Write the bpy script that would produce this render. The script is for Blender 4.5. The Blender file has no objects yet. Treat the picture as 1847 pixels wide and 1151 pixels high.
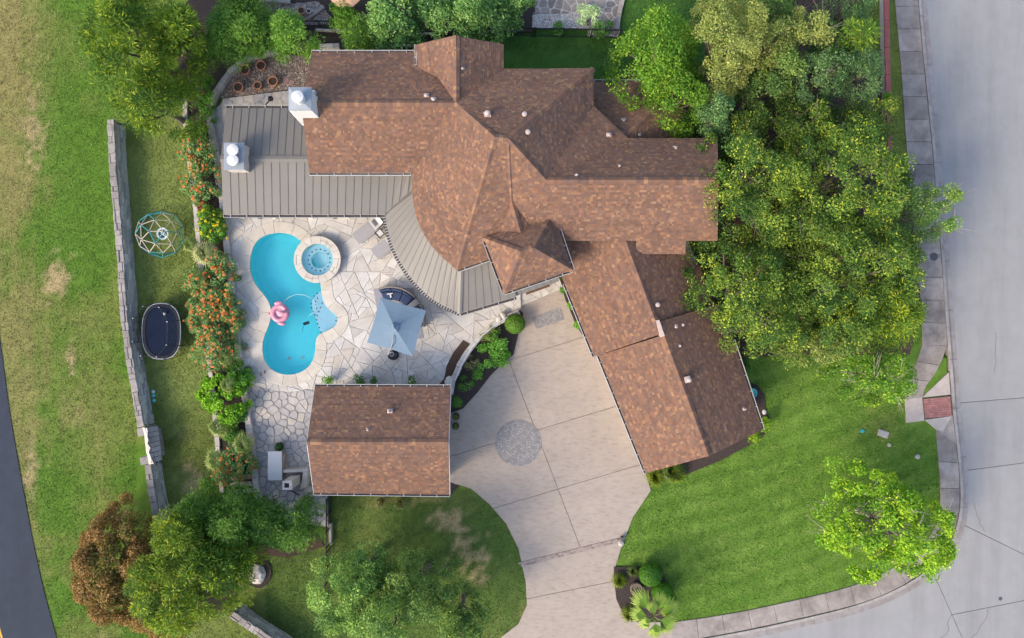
import bpy, math, random
import numpy as np
from mathutils import Vector, Matrix

# ------------------------------------------------------------------ camera, sky, sun, exposure
scene = bpy.context.scene
COL = scene.collection
CAM_H = 42.0                       # drone height, metres
GW, GH = 1847.0, 1151.0            # size of the photograph
S = 1.5 * CAM_H / GW               # ground metres per photo pixel (24 mm lens on 36 mm)
cam_data = bpy.data.cameras.new('camera')
cam_data.sensor_fit = 'HORIZONTAL'; cam_data.sensor_width = 36; cam_data.lens = 24
cam_data.clip_start = 0.5; cam_data.clip_end = 3000
cam = bpy.data.objects.new('camera', cam_data); COL.objects.link(cam)
cam.location = (0, 0, CAM_H)
scene.camera = cam

SUN_EL, SUN_AZ = math.radians(36), (-0.80, -0.60)      # where the sun stands (west-south-west)
world = bpy.data.worlds.new('World'); scene.world = world; world.use_nodes = True
wn = world.node_tree
bg = wn.nodes['Background']; bg.inputs['Strength'].default_value = 0.15
sky = wn.nodes.new('ShaderNodeTexSky'); sky.sky_type = 'NISHITA'; sky.sun_disc = False
sky.sun_elevation = SUN_EL; sky.sun_rotation = math.atan2(SUN_AZ[0], SUN_AZ[1])
sky.air_density = 1.0; sky.dust_density = 2.5; sky.ozone_density = 1.0
wn.links.new(sky.outputs[0], bg.inputs['Color'])
sd = bpy.data.lights.new('sun', 'SUN'); sd.energy = 1.25; sd.angle = math.radians(15); sd.color = (1.0, 0.83, 0.61)
sun = bpy.data.objects.new('sun', sd); COL.objects.link(sun)
_d = Vector((SUN_AZ[0] * math.cos(SUN_EL), SUN_AZ[1] * math.cos(SUN_EL), math.sin(SUN_EL)))
sun.rotation_euler = _d.to_track_quat('Z', 'Y').to_euler()
vs = scene.view_settings
vs.view_transform = 'Standard'; vs.look = 'None'; vs.exposure = 1.36; vs.gamma = 1.0; vs.use_curve_mapping = False
scene.render.engine = 'CYCLES'

random.seed(7)
RNG = np.random.default_rng(11)

# ------------------------------------------------------------------ geometry helpers
def P(px, py, z=0.0):
    k = (CAM_H - z) / CAM_H
    return ((px - GW / 2) * S * k, -(py - GH / 2) * S * k, z)
def P2(px, py, z=0.0):
    return P(px, py, z)[:2]
def PP(pts, z=0.0):
    return [P2(x, y, z) for x, y in pts]

def area2(poly):
    return 0.5 * sum(a[0] * b[1] - b[0] * a[1] for a, b in zip(poly, poly[1:] + poly[:1]))
def ccw(poly):
    return poly if area2(poly) > 0 else poly[::-1]
def clip_half(poly, a, b):
    """keep the part of poly left of the line a->b"""
    out = []
    n = len(poly)
    def side(p): return (b[0] - a[0]) * (p[1] - a[1]) - (b[1] - a[1]) * (p[0] - a[0])
    for i in range(n):
        p, q = poly[i], poly[(i + 1) % n]
        sp, sq = side(p), side(q)
        if sp >= 0: out.append(p)
        if (sp > 0 and sq < 0) or (sp < 0 and sq > 0):
            t = sp / (sp - sq)
            out.append((p[0] + (q[0] - p[0]) * t, p[1] + (q[1] - p[1]) * t))
    return out
def clip_to(subject, convex):
    out = subject
    n = len(convex)
    for i in range(n):
        if len(out) < 3: return []
        out = clip_half(out, convex[i], convex[(i + 1) % n])
    return out
def split_poly(poly, a, b):
    return clip_half(poly, a, b), clip_half(poly, b, a)
def clean(poly, eps=0.004):
    out = []
    for p in poly:
        if not out or math.hypot(p[0] - out[-1][0], p[1] - out[-1][1]) > eps: out.append(p)
    while len(out) > 2 and math.hypot(out[0][0] - out[-1][0], out[0][1] - out[-1][1]) <= eps: out.pop()
    return out
def inset_convex(poly, d):
    poly = ccw(poly); out = poly; n = len(poly)
    for i in range(n):
        a, b = poly[i], poly[(i + 1) % n]
        L = math.hypot(b[0] - a[0], b[1] - a[1])
        if L < 1e-6: continue
        nx, ny = -(b[1] - a[1]) / L * d, (b[0] - a[0]) / L * d
        out = clip_half(out, (a[0] + nx, a[1] + ny), (b[0] + nx, b[1] + ny))
        if len(out) < 3: return []
    return clean(out)
def offset_poly(poly, d, closed=True):
    """move every vertex by d to the right of the walking direction (outwards for ccw)"""
    n = len(poly); out = []
    for i in range(n):
        p = poly[i]
        a = poly[i - 1] if (closed or i > 0) else None
        b = poly[(i + 1) % n] if (closed or i < n - 1) else None
        ns = []
        for u, v in ((a, p), (p, b)):
            if u is None or v is None: continue
            L = math.hypot(v[0] - u[0], v[1] - u[1])
            if L > 1e-9: ns.append(((v[1] - u[1]) / L, -(v[0] - u[0]) / L))
        if not ns: out.append(p); continue
        mx, my = sum(x for x, _ in ns), sum(y for _, y in ns)
        L = math.hypot(mx, my) or 1
        mx, my = mx / L, my / L
        c = max(0.5, mx * ns[0][0] + my * ns[0][1])
        out.append((p[0] + mx * d / c, p[1] + my * d / c))
    return out
def chaikin(pts, closed=True, it=2):
    for _ in range(it):
        out = []
        n = len(pts)
        rng = range(n) if closed else range(n - 1)
        if not closed: out.append(pts[0])
        for i in rng:
            a, b = pts[i], pts[(i + 1) % n]
            out.append(tuple(a[k] * .75 + b[k] * .25 for k in range(len(a))))
            out.append(tuple(a[k] * .25 + b[k] * .75 for k in range(len(a))))
        if not closed: out.append(pts[-1])
        pts = out
    return pts
def resample(pts, n, closed=False):
    if closed: pts = pts + [pts[0]]
    d = [0]
    for a, b in zip(pts, pts[1:]): d.append(d[-1] + math.dist(a, b))
    out = []
    for k in range(n + (0 if closed else 1)):
        t = d[-1] * k / n
        i = 0
        while i < len(d) - 2 and d[i + 1] < t: i += 1
        f = (t - d[i]) / ((d[i + 1] - d[i]) or 1)
        out.append(tuple(pts[i][j] + (pts[i + 1][j] - pts[i][j]) * f for j in range(len(pts[i]))))
    return out
def plen(pts): return sum(math.dist(a, b) for a, b in zip(pts, pts[1:]))
def inside(poly, xs, ys):
    """vectorised point in polygon"""
    r = np.zeros(xs.shape, bool)
    n = len(poly)
    for i in range(n):
        x1, y1 = poly[i]; x2, y2 = poly[(i + 1) % n]
        if y1 == y2: continue
        c = ((ys < y1) != (ys < y2)) & (xs < (x2 - x1) * (ys - y1) / (y2 - y1) + x1)
        r ^= c
    return r
def vnoise(x, y, seed=0):
    xi = np.floor(x).astype(np.int64); yi = np.floor(y).astype(np.int64)
    fx = x - xi; fy = y - yi
    fx = fx * fx * (3 - 2 * fx); fy = fy * fy * (3 - 2 * fy)
    def h(a, b):
        n = (a * 374761393 + b * 668265263 + seed * 974711) & 0x7fffffff
        n = (n ^ (n >> 13)) * 1274126177 & 0x7fffffff
        return ((n ^ (n >> 16)) & 0xffff) / 65535.0
    return (h(xi, yi) * (1 - fx) + h(xi + 1, yi) * fx) * (1 - fy) + (h(xi, yi + 1) * (1 - fx) + h(xi + 1, yi + 1) * fx) * fy
def fbm(x, y, seed=0, o=4):
    r = 0; a = 0.5; t = 0
    for k in range(o):
        r = r + a * vnoise(x * 2 ** k, y * 2 ** k, seed + k); t += a; a *= .55
    return r / t

# ------------------------------------------------------------------ objects
WL = {}
def setp(o, label=None, cat=None, group=None, kind=None):
    if label: o['label'] = label
    if cat: o['category'] = cat
    if group: o['group'] = group
    if kind: o['kind'] = kind
    return o
def thing(name, label, cat, loc, group=None):
    o = bpy.data.objects.new(name, None); COL.objects.link(o)
    o.location = loc; o.empty_display_size = 0.3
    WL[o.name] = Vector(loc)
    return setp(o, label, cat, group)
def link_mesh(name, me, m, org, parent):
    o = bpy.data.objects.new(name, me); COL.objects.link(o)
    if m is not None: me.materials.append(m)
    org = Vector(org); WL[o.name] = org
    if parent is not None:
        o.parent = parent; o.location = org - WL[parent.name]
    else:
        o.location = org
    return o
class MB:
    def __init__(s): s.v = []; s.f = []; s.c = []
    def face(s, pts, c=None):
        i = len(s.v); s.v.extend([tuple(p) for p in pts]); s.f.append(tuple(range(i, i + len(pts)))); s.c.append(c)
    def prism(s, poly, z0, z1, bev=0.0, c=None, bottom=False):
        poly = ccw(clean(list(poly)))
        n = len(poly)
        if n < 3: return s
        i = len(s.v)
        if bev > 0:
            top = offset_poly(poly, -bev)
            s.v.extend([(x, y, z0) for x, y in poly]); s.v.extend([(x, y, z1 - bev) for x, y in poly]); s.v.extend([(x, y, z1) for x, y in top])
            for k in range(n):
                j = (k + 1) % n
                s.f.append((i + k, i + j, i + n + j, i + n + k)); s.c.append(c)
                s.f.append((i + n + k, i + n + j, i + 2 * n + j, i + 2 * n + k)); s.c.append(c)
            s.f.append(tuple(i + 2 * n + k for k in range(n))); s.c.append(c)
        else:
            s.v.extend([(x, y, z0) for x, y in poly]); s.v.extend([(x, y, z1) for x, y in poly])
            for k in range(n):
                j = (k + 1) % n
                s.f.append((i + k, i + j, i + n + j, i + n + k)); s.c.append(c)
            s.f.append(tuple(i + n + k for k in range(n))); s.c.append(c)
        if bottom:
            s.f.append(tuple(i + k for k in range(n))[::-1]); s.c.append(c)
        return s
    def box(s, cx, cy, z0, z1, sx, sy, a=0.0, bev=0.0, c=None):
        ca, sa = math.cos(a), math.sin(a)
        pts = [(cx + x * ca - y * sa, cy + x * sa + y * ca) for x, y in ((-sx/2, -sy/2), (sx/2, -sy/2), (sx/2, sy/2), (-sx/2, sy/2))]
        return s.prism(pts, z0, z1, bev, c, True)
    def tube(s, path, r, n=6, c=None, cap=True):
        path = [Vector(p) for p in path]
        m = len(path)
        rs = r if isinstance(r, (list, tuple)) else [r] * m
        base = len(s.v)
        up = Vector((0.31, 0.17, 0.93)).normalized()
        for k, p in enumerate(path):
            t = (path[min(k + 1, m - 1)] - path[max(k - 1, 0)])
            t = t.normalized() if t.length > 1e-9 else Vector((0, 0, 1))
            u = t.cross(up)
            if u.length < 0.05: u = t.cross(Vector((1, 0, 0)))
            u.normalize(); w = t.cross(u)
            for q in range(n):
                a = 2 * math.pi * q / n
                s.v.append(tuple(p + (u * math.cos(a) + w * math.sin(a)) * rs[k]))
        for k in range(m - 1):
            for q in range(n):
                j = (q + 1) % n
                s.f.append((base + k * n + q, base + k * n + j, base + (k + 1) * n + j, base + (k + 1) * n + q)); s.c.append(c)
        if cap:
            s.f.append(tuple(base + q for q in range(n))[::-1]); s.c.append(c)
            s.f.append(tuple(base + (m - 1) * n + q for q in range(n))); s.c.append(c)
        return s
    def lathe(s, prof, cx, cy, n=20, c=None, closed=False):
        base = len(s.v); m = len(prof)
        for r, z in prof:
            for q in range(n):
                a = 2 * math.pi * q / n
                s.v.append((cx + r * math.cos(a), cy + r * math.sin(a), z))
        for k in range(m - 1):
            for q in range(n):
                j = (q + 1) % n
                s.f.append((base + k * n + q, base + k * n + j, base + (k + 1) * n + j, base + (k + 1) * n + q)); s.c.append(c)
        if not closed:
            if prof[-1][0] > 1e-4: s.f.append(tuple(base + (m - 1) * n + q for q in range(n))); s.c.append(c)
        return s
    def ellipsoid(s, c0, r3, a=0.0, nu=14, nv=9, c=None):
        base = len(s.v); ca, sa = math.cos(a), math.sin(a)
        for k in range(nv + 1):
            ph = math.pi * k / nv
            for q in range(nu):
                t = 2 * math.pi * q / nu
                x, y, z = r3[0] * math.sin(ph) * math.cos(t), r3[1] * math.sin(ph) * math.sin(t), r3[2] * math.cos(ph)
                s.v.append((c0[0] + x * ca - y * sa, c0[1] + x * sa + y * ca, c0[2] + z))
        for k in range(nv):
            for q in range(nu):
                j = (q + 1) % nu
                s.f.append((base + k * nu + q, base + (k + 1) * nu + q, base + (k + 1) * nu + j, base + k * nu + j)); s.c.append(c)
        return s
    def build(s, name, m, parent=None, label=None, cat=None, group=None, kind=None, smooth=False):
        v = np.array(s.v, dtype=np.float64).reshape(-1, 3)
        org = np.array([(v[:, 0].min() + v[:, 0].max()) / 2, (v[:, 1].min() + v[:, 1].max()) / 2, v[:, 2].min()])
        me = bpy.data.meshes.new(name)
        me.from_pydata((v - org).tolist(), [], s.f)
        if s.c and s.c[0] is not None:
            at = me.attributes.new('tint', 'FLOAT_COLOR', 'FACE')
            at.data.foreach_set('color', np.array([(c[0], c[1], c[2], 1) for c in s.c], dtype=np.float32).ravel())
        if smooth: me.polygons.foreach_set('use_smooth', [True] * len(me.polygons))
        me.update()
        o = link_mesh(name, me, m, org, parent)
        return setp(o, label, cat, group, kind)
def quads_object(name, V, C, m, parent=None, kind=None):
    """V (n,4,3) float, C (n,3): one mesh of n loose quads with a colour each"""
    n = len(V)
    org = np.array([V[:, :, 0].mean(), V[:, :, 1].mean(), V[:, :, 2].min()])
    me = bpy.data.meshes.new(name)
    me.vertices.add(n * 4); me.vertices.foreach_set('co', (V - org).astype(np.float32).ravel())
    me.loops.add(n * 4); me.loops.foreach_set('vertex_index', np.arange(n * 4, dtype=np.int32))
    me.polygons.add(n); me.polygons.foreach_set('loop_start', np.arange(0, n * 4, 4, dtype=np.int32))
    me.update(calc_edges=True)
    at = me.attributes.new('tint', 'FLOAT_COLOR', 'FACE')
    c4 = np.ones((n, 4), np.float32); c4[:, :3] = np.clip(C, 0.001, 1)
    at.data.foreach_set('color', c4.ravel())
    o = link_mesh(name, me, m, org, parent)
    if kind: o['kind'] = kind
    return o

# ------------------------------------------------------------------ materials
def mat(name, col, rough=0.8, var=0.25, scale=3.0, objvar=0.0, bump=0.0, bscale=40.0, tint=None, col2=None, fleck=None, metal=0.0, spec=0.3, detail=5, coat=0, stain=None):
    """procedural surface: two octaves of noise between darker and lighter tones, per-object variation, fine relief"""
    m = bpy.data.materials.new(name); m.use_nodes = True
    nt = m.node_tree; N = nt.nodes; L = nt.links
    b = N['Principled BSDF']; b.inputs['Roughness'].default_value = rough; b.inputs['Metallic'].default_value = metal
    b.inputs['Specular IOR Level'].default_value = spec
    tc = N.new('ShaderNodeNewGeometry')
    nz = N.new('ShaderNodeTexNoise'); nz.inputs['Scale'].default_value = scale; nz.inputs['Detail'].default_value = detail; nz.inputs['Roughness'].default_value = 0.65
    L.new(tc.outputs['Position'], nz.inputs['Vector'])
    rp = N.new('ShaderNodeValToRGB')
    rp.color_ramp.elements[0].position = 0.3; rp.color_ramp.elements[1].position = 0.72
    lo = tuple(c * (1 - var) for c in col); hi = tuple(min(1, c * (1 + var)) for c in (col2 or col))
    rp.color_ramp.elements[0].color = (*lo, 1); rp.color_ramp.elements[1].color = (*hi, 1)
    L.new(nz.outputs['Fac'], rp.inputs['Fac'])
    out = rp.outputs['Color']
    if tint:
        at = N.new('ShaderNodeAttribute'); at.attribute_name = tint
        mx = N.new('ShaderNodeMix'); mx.data_type = 'RGBA'; mx.blend_type = 'MULTIPLY'; mx.inputs['Factor'].default_value = 1
        L.new(out, mx.inputs['A']); L.new(at.outputs['Color'], mx.inputs['B']); out = mx.outputs['Result']
    if stain:
        n2 = N.new('ShaderNodeTexNoise'); n2.inputs['Scale'].default_value = stain[0]; n2.inputs['Detail'].default_value = 6; n2.inputs['Roughness'].default_value = 0.7
        if len(stain) > 4:
            mp = N.new('ShaderNodeMapping'); mp.inputs['Scale'].default_value = stain[4]; mp.inputs['Rotation'].default_value = (0, 0, stain[5])
            L.new(tc.outputs['Position'], mp.inputs['Vector']); L.new(mp.outputs['Vector'], n2.inputs['Vector'])
        else: L.new(tc.outputs['Position'], n2.inputs['Vector'])
        r2 = N.new('ShaderNodeValToRGB'); r2.color_ramp.elements[0].position = stain[1]; r2.color_ramp.elements[1].position = stain[2]
        r2.color_ramp.elements[0].color = (0, 0, 0, 1); r2.color_ramp.elements[1].color = (1, 1, 1, 1)
        L.new(n2.outputs['Fac'], r2.inputs['Fac'])
        m2 = N.new('ShaderNodeMix'); m2.data_type = 'RGBA'; m2.blend_type = 'MULTIPLY'
        L.new(r2.outputs['Color'], m2.inputs['Factor']); L.new(out, m2.inputs['A']); m2.inputs['B'].default_value = (*stain[3], 1); out = m2.outputs['Result']
    if objvar > 0 or fleck:
        oi = N.new('ShaderNodeObjectInfo')
        if fleck:
            r3 = N.new('ShaderNodeValToRGB'); r3.color_ramp.interpolation = 'LINEAR'
            el = r3.color_ramp.elements
            while len(el) < len(fleck): el.new(0.5)
            for i, c in enumerate(fleck):
                el[i].position = i / (len(fleck) - 1); el[i].color = (*c, 1)
            L.new(oi.outputs['Random'], r3.inputs['Fac'])
            m3 = N.new('ShaderNodeMix'); m3.data_type = 'RGBA'; m3.blend_type = 'MULTIPLY'; m3.inputs['Factor'].default_value = 1
            L.new(out, m3.inputs['A']); L.new(r3.outputs['Color'], m3.inputs['B']); out = m3.outputs['Result']
        if objvar > 0:
            mr = N.new('ShaderNodeMapRange'); mr.inputs['To Min'].default_value = 1 - objvar; mr.inputs['To Max'].default_value = 1 + objvar
            L.new(oi.outputs['Random'], mr.inputs['Value'])
            hs = N.new('ShaderNodeHueSaturation'); L.new(out, hs.inputs['Color']); L.new(mr.outputs['Result'], hs.inputs['Value']); out = hs.outputs['Color']
    L.new(out, b.inputs['Base Color'])
    if bump > 0:
        n4 = N.new('ShaderNodeTexNoise'); n4.inputs['Scale'].default_value = bscale; n4.inputs['Detail'].default_value = 4
        L.new(tc.outputs['Position'], n4.inputs['Vector'])
        bp = N.new('ShaderNodeBump'); bp.inputs['Strength'].default_value = min(1, bump); bp.inputs['Distance'].default_value = 0.02
        L.new(n4.outputs['Fac'], bp.inputs['Height']); L.new(bp.outputs['Normal'], b.inputs['Normal'])
    return m
def leaf_mat(name, trans=0.3, rough=0.55):
    m = bpy.data.materials.new(name); m.use_nodes = True
    nt = m.node_tree; N = nt.nodes; L = nt.links
    b = N['Principled BSDF']; b.inputs['Roughness'].default_value = rough; b.inputs['Specular IOR Level'].default_value = 0.25
    at = N.new('ShaderNodeAttribute'); at.attribute_name = 'tint'
    L.new(at.outputs['Color'], b.inputs['Base Color'])
    tr = N.new('ShaderNodeBsdfTranslucent')
    g = N.new('ShaderNodeMix'); g.data_type = 'RGBA'; g.blend_type = 'MULTIPLY'; g.inputs['Factor'].default_value = 1
    L.new(at.outputs['Color'], g.inputs['A']); g.inputs['B'].default_value = (1.25, 1.2, 0.6, 1)
    L.new(g.outputs['Result'], tr.inputs['Color'])
    mx = N.new('ShaderNodeMixShader'); mx.inputs['Fac'].default_value = trans
    L.new(b.outputs[0], mx.inputs[1]); L.new(tr.outputs[0], mx.inputs[2])
    L.new(mx.outputs[0], N['Material Output'].inputs['Surface'])
    return m
M = {}
M['grass'] = mat('grass', (1, 1, 1), 0.9, 0.4, 11, tint='tint', bump=0.8, bscale=55, spec=0.1, detail=8)
M['blade'] = leaf_mat('grass_blade', 0.2, 0.7)
M['leaf'] = leaf_mat('leaf')
M['bark'] = mat('bark', (0.13, 0.105, 0.085), 0.95, 0.4, 6, bump=0.8, bscale=30)
M['pale_bark'] = mat('pale_bark', (0.30, 0.26, 0.22), 0.95, 0.3, 6, bump=0.6, bscale=30)
M['asphalt'] = mat('asphalt', (0.0304, 0.0386, 0.0561), 0.9, 0.14, 1.2, bump=0.4, bscale=60, stain=(0.9, 0.42, 0.75, (0.78, 0.80, 0.83), (1.0, 0.12, 1), 0.13))
M['street'] = mat('street', (0.2518, 0.2492, 0.2484), 0.92, 0.06, 1.0, bump=0.35, bscale=45, objvar=0.05, stain=(0.8, 0.46, 0.78, (0.82, 0.81, 0.80), (1.0, 0.10, 1), -0.06))
M['joint'] = mat('joint', (0.10, 0.085, 0.075), 0.95, 0.2, 3)
M['drive_joint'] = mat('drive_joint', (0.16, 0.125, 0.10), 0.95, 0.2, 3)
M['walk'] = mat('walk', (0.306, 0.268, 0.242), 0.9, 0.12, 1.6, objvar=0.14, bump=0.3, bscale=45, stain=(0.7, 0.38, 0.66, (0.55, 0.53, 0.53)))
M['kerb'] = mat('kerb', (0.306, 0.281, 0.264), 0.9, 0.15, 2.5, objvar=0.08, bump=0.3, stain=(0.8, 0.45, 0.75, (0.6, 0.57, 0.55)))
M['gutter_pan'] = mat('gutter_pan', (0.264, 0.242, 0.234), 0.9, 0.15, 2.5, objvar=0.08, bump=0.3, stain=(0.6, 0.45, 0.75, (0.68, 0.63, 0.6)))
M['ramp'] = mat('ramp', (0.390, 0.335, 0.300), 0.9, 0.12, 2, bump=0.3, stain=(0.9, 0.55, 0.8, (0.7, 0.68, 0.66)))
M['red_brick'] = mat('red_brick', (0.33, 0.15, 0.135), 0.9, 0.2, 4, objvar=0.14, bump=0.4)
M['drive'] = mat('drive', (0.3312, 0.2787, 0.2342), 0.88, 0.07, 0.9, objvar=0.03, bump=0.3, bscale=45, stain=(2.0, 0.48, 0.80, (0.66, 0.65, 0.65), (1, 3.0, 1), 1.2))
M['paver'] = mat('paver', (0.2460, 0.2337, 0.2296), 0.9, 0.15, 5, objvar=0.15, bump=0.5)
M['paver_bed'] = mat('paver_bed', (0.19, 0.175, 0.17), 0.95, 0.2, 5)
M['cobble'] = mat('cobble', (0.2511, 0.2009, 0.1758), 0.9, 0.2, 5, objvar=0.3, bump=0.5)
M['flag'] = mat('flagstone', (0.4884, 0.4675, 0.4356), 0.85, 0.13, 2.2, bump=0.5, bscale=25, fleck=[(1, 1, 1), (0.90, 0.88, 0.85), (1.0, 1.01, 1.03), (0.82, 0.80, 0.78), (1.02, 0.97, 0.91), (0.95, 0.95, 0.97), (1.1, 1.1, 1.1), (0.88, 0.84, 0.79)], stain=(0.45, 0.52, 0.78, (0.8, 0.77, 0.74)))
M['mortar'] = mat('mortar', (0.4687, 0.4335, 0.4003), 0.95, 0.2, 3, bump=0.4)
M['coping'] = mat('coping', (0.4848, 0.4450, 0.3836), 0.85, 0.12, 2.2, objvar=0.06, bump=0.5, bscale=25, stain=(0.6, 0.5, 0.8, (0.85, 0.80, 0.76)))
M['grey_flag'] = mat('grey_flagstone', (0.4274, 0.3977, 0.3698), 0.88, 0.15, 3, bump=0.6, bscale=22, fleck=[(1, 1, 1), (0.82, 0.83, 0.87), (1.15, 1.1, 0.98), (0.9, 0.9, 0.95), (0.75, 0.77, 0.83), (1.1, 1.05, 0.98)])
M['grey_mortar'] = mat('grey_mortar', (0.2788, 0.2645, 0.2645), 0.95, 0.25, 3, bump=0.5)
M['white_stone'] = mat('white_stone', (0.4416, 0.4048, 0.3717), 0.9, 0.15, 4, objvar=0.13, bump=0.6, bscale=25, stain=(1.2, 0.5, 0.8, (0.72, 0.68, 0.64)))
M['wall_stone'] = mat('wall_stone', (0.2970, 0.2673, 0.2492), 0.92, 0.25, 4, objvar=0.16, bump=0.8, bscale=18, stain=(2.0, 0.45, 0.7, (0.55, 0.53, 0.52)))
M['wall_face'] = mat('wall_face', (1.0000, 0.9800, 0.9600), 0.92, 0.25, 4, tint='tint', bump=0.8, bscale=18)  # paler than the caps: colour lifts the wall side lying in shade
M['wall_core'] = mat('wall_core', (0.13, 0.115, 0.105), 0.95, 0.2, 4)
M['dark_stone'] = mat('dark_stone', (0.24, 0.20, 0.175), 0.9, 0.25, 3, objvar=0.25, bump=0.6)
M['mulch'] = mat('mulch', (0.0450, 0.0338, 0.0300), 0.95, 0.55, 14, bump=1.0, bscale=40, detail=8)
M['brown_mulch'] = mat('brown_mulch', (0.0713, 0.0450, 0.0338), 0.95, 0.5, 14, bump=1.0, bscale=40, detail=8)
M['gravel'] = mat('gravel', (1, 1, 1), 0.9, 0.15, 12, tint='tint')
M['gravel_bed'] = mat('gravel_bed', (0.19, 0.14, 0.115), 0.95, 0.4, 18, bump=0.8, detail=8)
M['shingle'] = mat('shingle', (0.83, 0.82, 0.77), 0.95, 0.12, 2.0, tint='tint', bump=0.5, bscale=60, spec=0.15, stain=(0.45, 0.45, 0.8, (0.80, 0.83, 0.90)))
M['roof_deck'] = mat('roof_deck', (0.15, 0.095, 0.075), 0.95, 0.15, 3)
M['metal_roof'] = mat('metal_roof', (0.1569, 0.1454, 0.1281), 0.5, 0.05, 0.8, objvar=0.035, metal=0.0, spec=0.4)
M['seam'] = mat('seam', (0.1580, 0.1491, 0.1365), 0.5, 0.05, 0.8, spec=0.4)
M['white_paint'] = mat('white_paint', (0.5630, 0.5556, 0.5490), 0.6, 0.05, 4)
M['gutter_white'] = mat('gutter_white', (0.3900, 0.3822, 0.3744), 0.6, 0.08, 4)
M['gutter_in'] = mat('gutter_dark', (0.07, 0.06, 0.055), 0.9, 0.3, 6)
M['stucco'] = mat('stucco', (0.62, 0.57, 0.50), 0.9, 0.08, 3, bump=0.4)
M['galv'] = mat('galvanised', (0.2623, 0.2881, 0.3153), 0.38, 0.08, 2, spec=0.5, metal=0.15)
M['vent'] = mat('vent', (0.4464, 0.3600, 0.3240), 0.6, 0.1, 4)
M['beam'] = mat('beam', (0.12, 0.06, 0.035), 0.8, 0.3, 6)
M['terracotta'] = mat('terracotta', (0.4232, 0.2024, 0.1196), 0.85, 0.2, 5, objvar=0.12, bump=0.3)
M['soil'] = mat('soil', (0.07, 0.05, 0.04), 0.95, 0.4, 10, bump=0.8)
M['black'] = mat('black_metal', (0.018, 0.018, 0.02), 0.5, 0.2, 5)
M['dark_grey'] = mat('dark_grey', (0.045, 0.047, 0.055), 0.6, 0.2, 5)
M['teal'] = mat('teal_paint', (0.03, 0.30, 0.33), 0.45, 0.1, 5)
M['beige'] = mat('beige_paint', (0.55, 0.46, 0.36), 0.5, 0.1, 5)
M['mint'] = mat('mint_plastic', (0.468, 0.578, 0.544), 0.5, 0.06, 5)
M['teal_light'] = mat('teal_plastic', (0.10, 0.46, 0.47), 0.5, 0.1, 5)
M['tramp'] = mat('trampoline_mat', (0.012, 0.020, 0.042), 0.8, 0.15, 2, spec=0.08)
M['pad'] = mat('trampoline_pad', (0.010, 0.011, 0.020), 0.55, 0.15, 3)
M['steel'] = mat('steel', (0.55, 0.57, 0.62), 0.35, 0.08, 5, metal=0.5, spec=0.5)
M['canvas'] = mat('blue_canvas', (0.1363, 0.2003, 0.2616), 0.85, 0.05, 1.5, bump=0.15, bscale=60)
M['tan_canvas'] = mat('tan_canvas', (0.42, 0.26, 0.175), 0.85, 0.06, 2)
M['navy'] = mat('navy_cushion', (0.035, 0.055, 0.115), 0.9, 0.15, 4, bump=0.3)
M['wicker'] = mat('wicker', (0.2160, 0.1880, 0.1720), 0.85, 0.25, 20, bump=0.7, bscale=70)
M['urn'] = mat('urn', (0.15, 0.115, 0.085), 0.9, 0.25, 8, bump=0.5)
M['rug'] = mat('rug', (0.26, 0.255, 0.29), 0.95, 0.1, 8)
M['sling'] = mat('grey_sling', (0.2815, 0.2732, 0.2815), 0.85, 0.05, 3)
M['pink'] = mat('pink_vinyl', (0.5491, 0.2389, 0.3179), 0.35, 0.06, 3, spec=0.5)
M['pale_pink'] = mat('pale_pink_vinyl', (0.5780, 0.3612, 0.4190), 0.35, 0.05, 3, spec=0.5)
M['deep_pink'] = mat('deep_pink_vinyl', (0.50, 0.13, 0.23), 0.35, 0.05, 3, spec=0.5)
M['plaster'] = mat('pool_plaster', (0.1878, 0.9116, 0.9360), 0.7, 0.05, 0.7)
M['shelf'] = mat('shelf_plaster', (0.80, 0.93, 0.96), 0.7, 0.04, 1.5)
M['spa_floor'] = mat('spa_plaster', (0.6600, 0.9240, 0.9180), 0.7, 0.05, 1.5)
M['tile'] = mat('tile', (0.01, 0.03, 0.05), 0.4, 0.1, 5)
M['red_cap'] = mat('red_cap', (0.30, 0.095, 0.08), 0.85, 0.14, 3, objvar=0.06, bump=0.3)
M['marble'] = mat('counter', (0.5052, 0.4950, 0.4848), 0.6, 0.04, 3)
M['soot'] = mat('soot', (0.05, 0.02, 0.02), 0.95, 0.3, 5)
M['iron'] = mat('iron', (0.07, 0.075, 0.085), 0.7, 0.2, 12, bump=0.6, bscale=80)
M['yellow'] = mat('yellow_paint', (0.60, 0.33, 0.04), 0.8, 0.15, 3)
M['rock'] = mat('rock', (0.52, 0.47, 0.43), 0.9, 0.3, 3, bump=0.9, bscale=12)
M['plum_stone'] = mat('plum_stone', (0.30, 0.18, 0.16), 0.9, 0.15, 4, bump=0.3)
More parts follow.
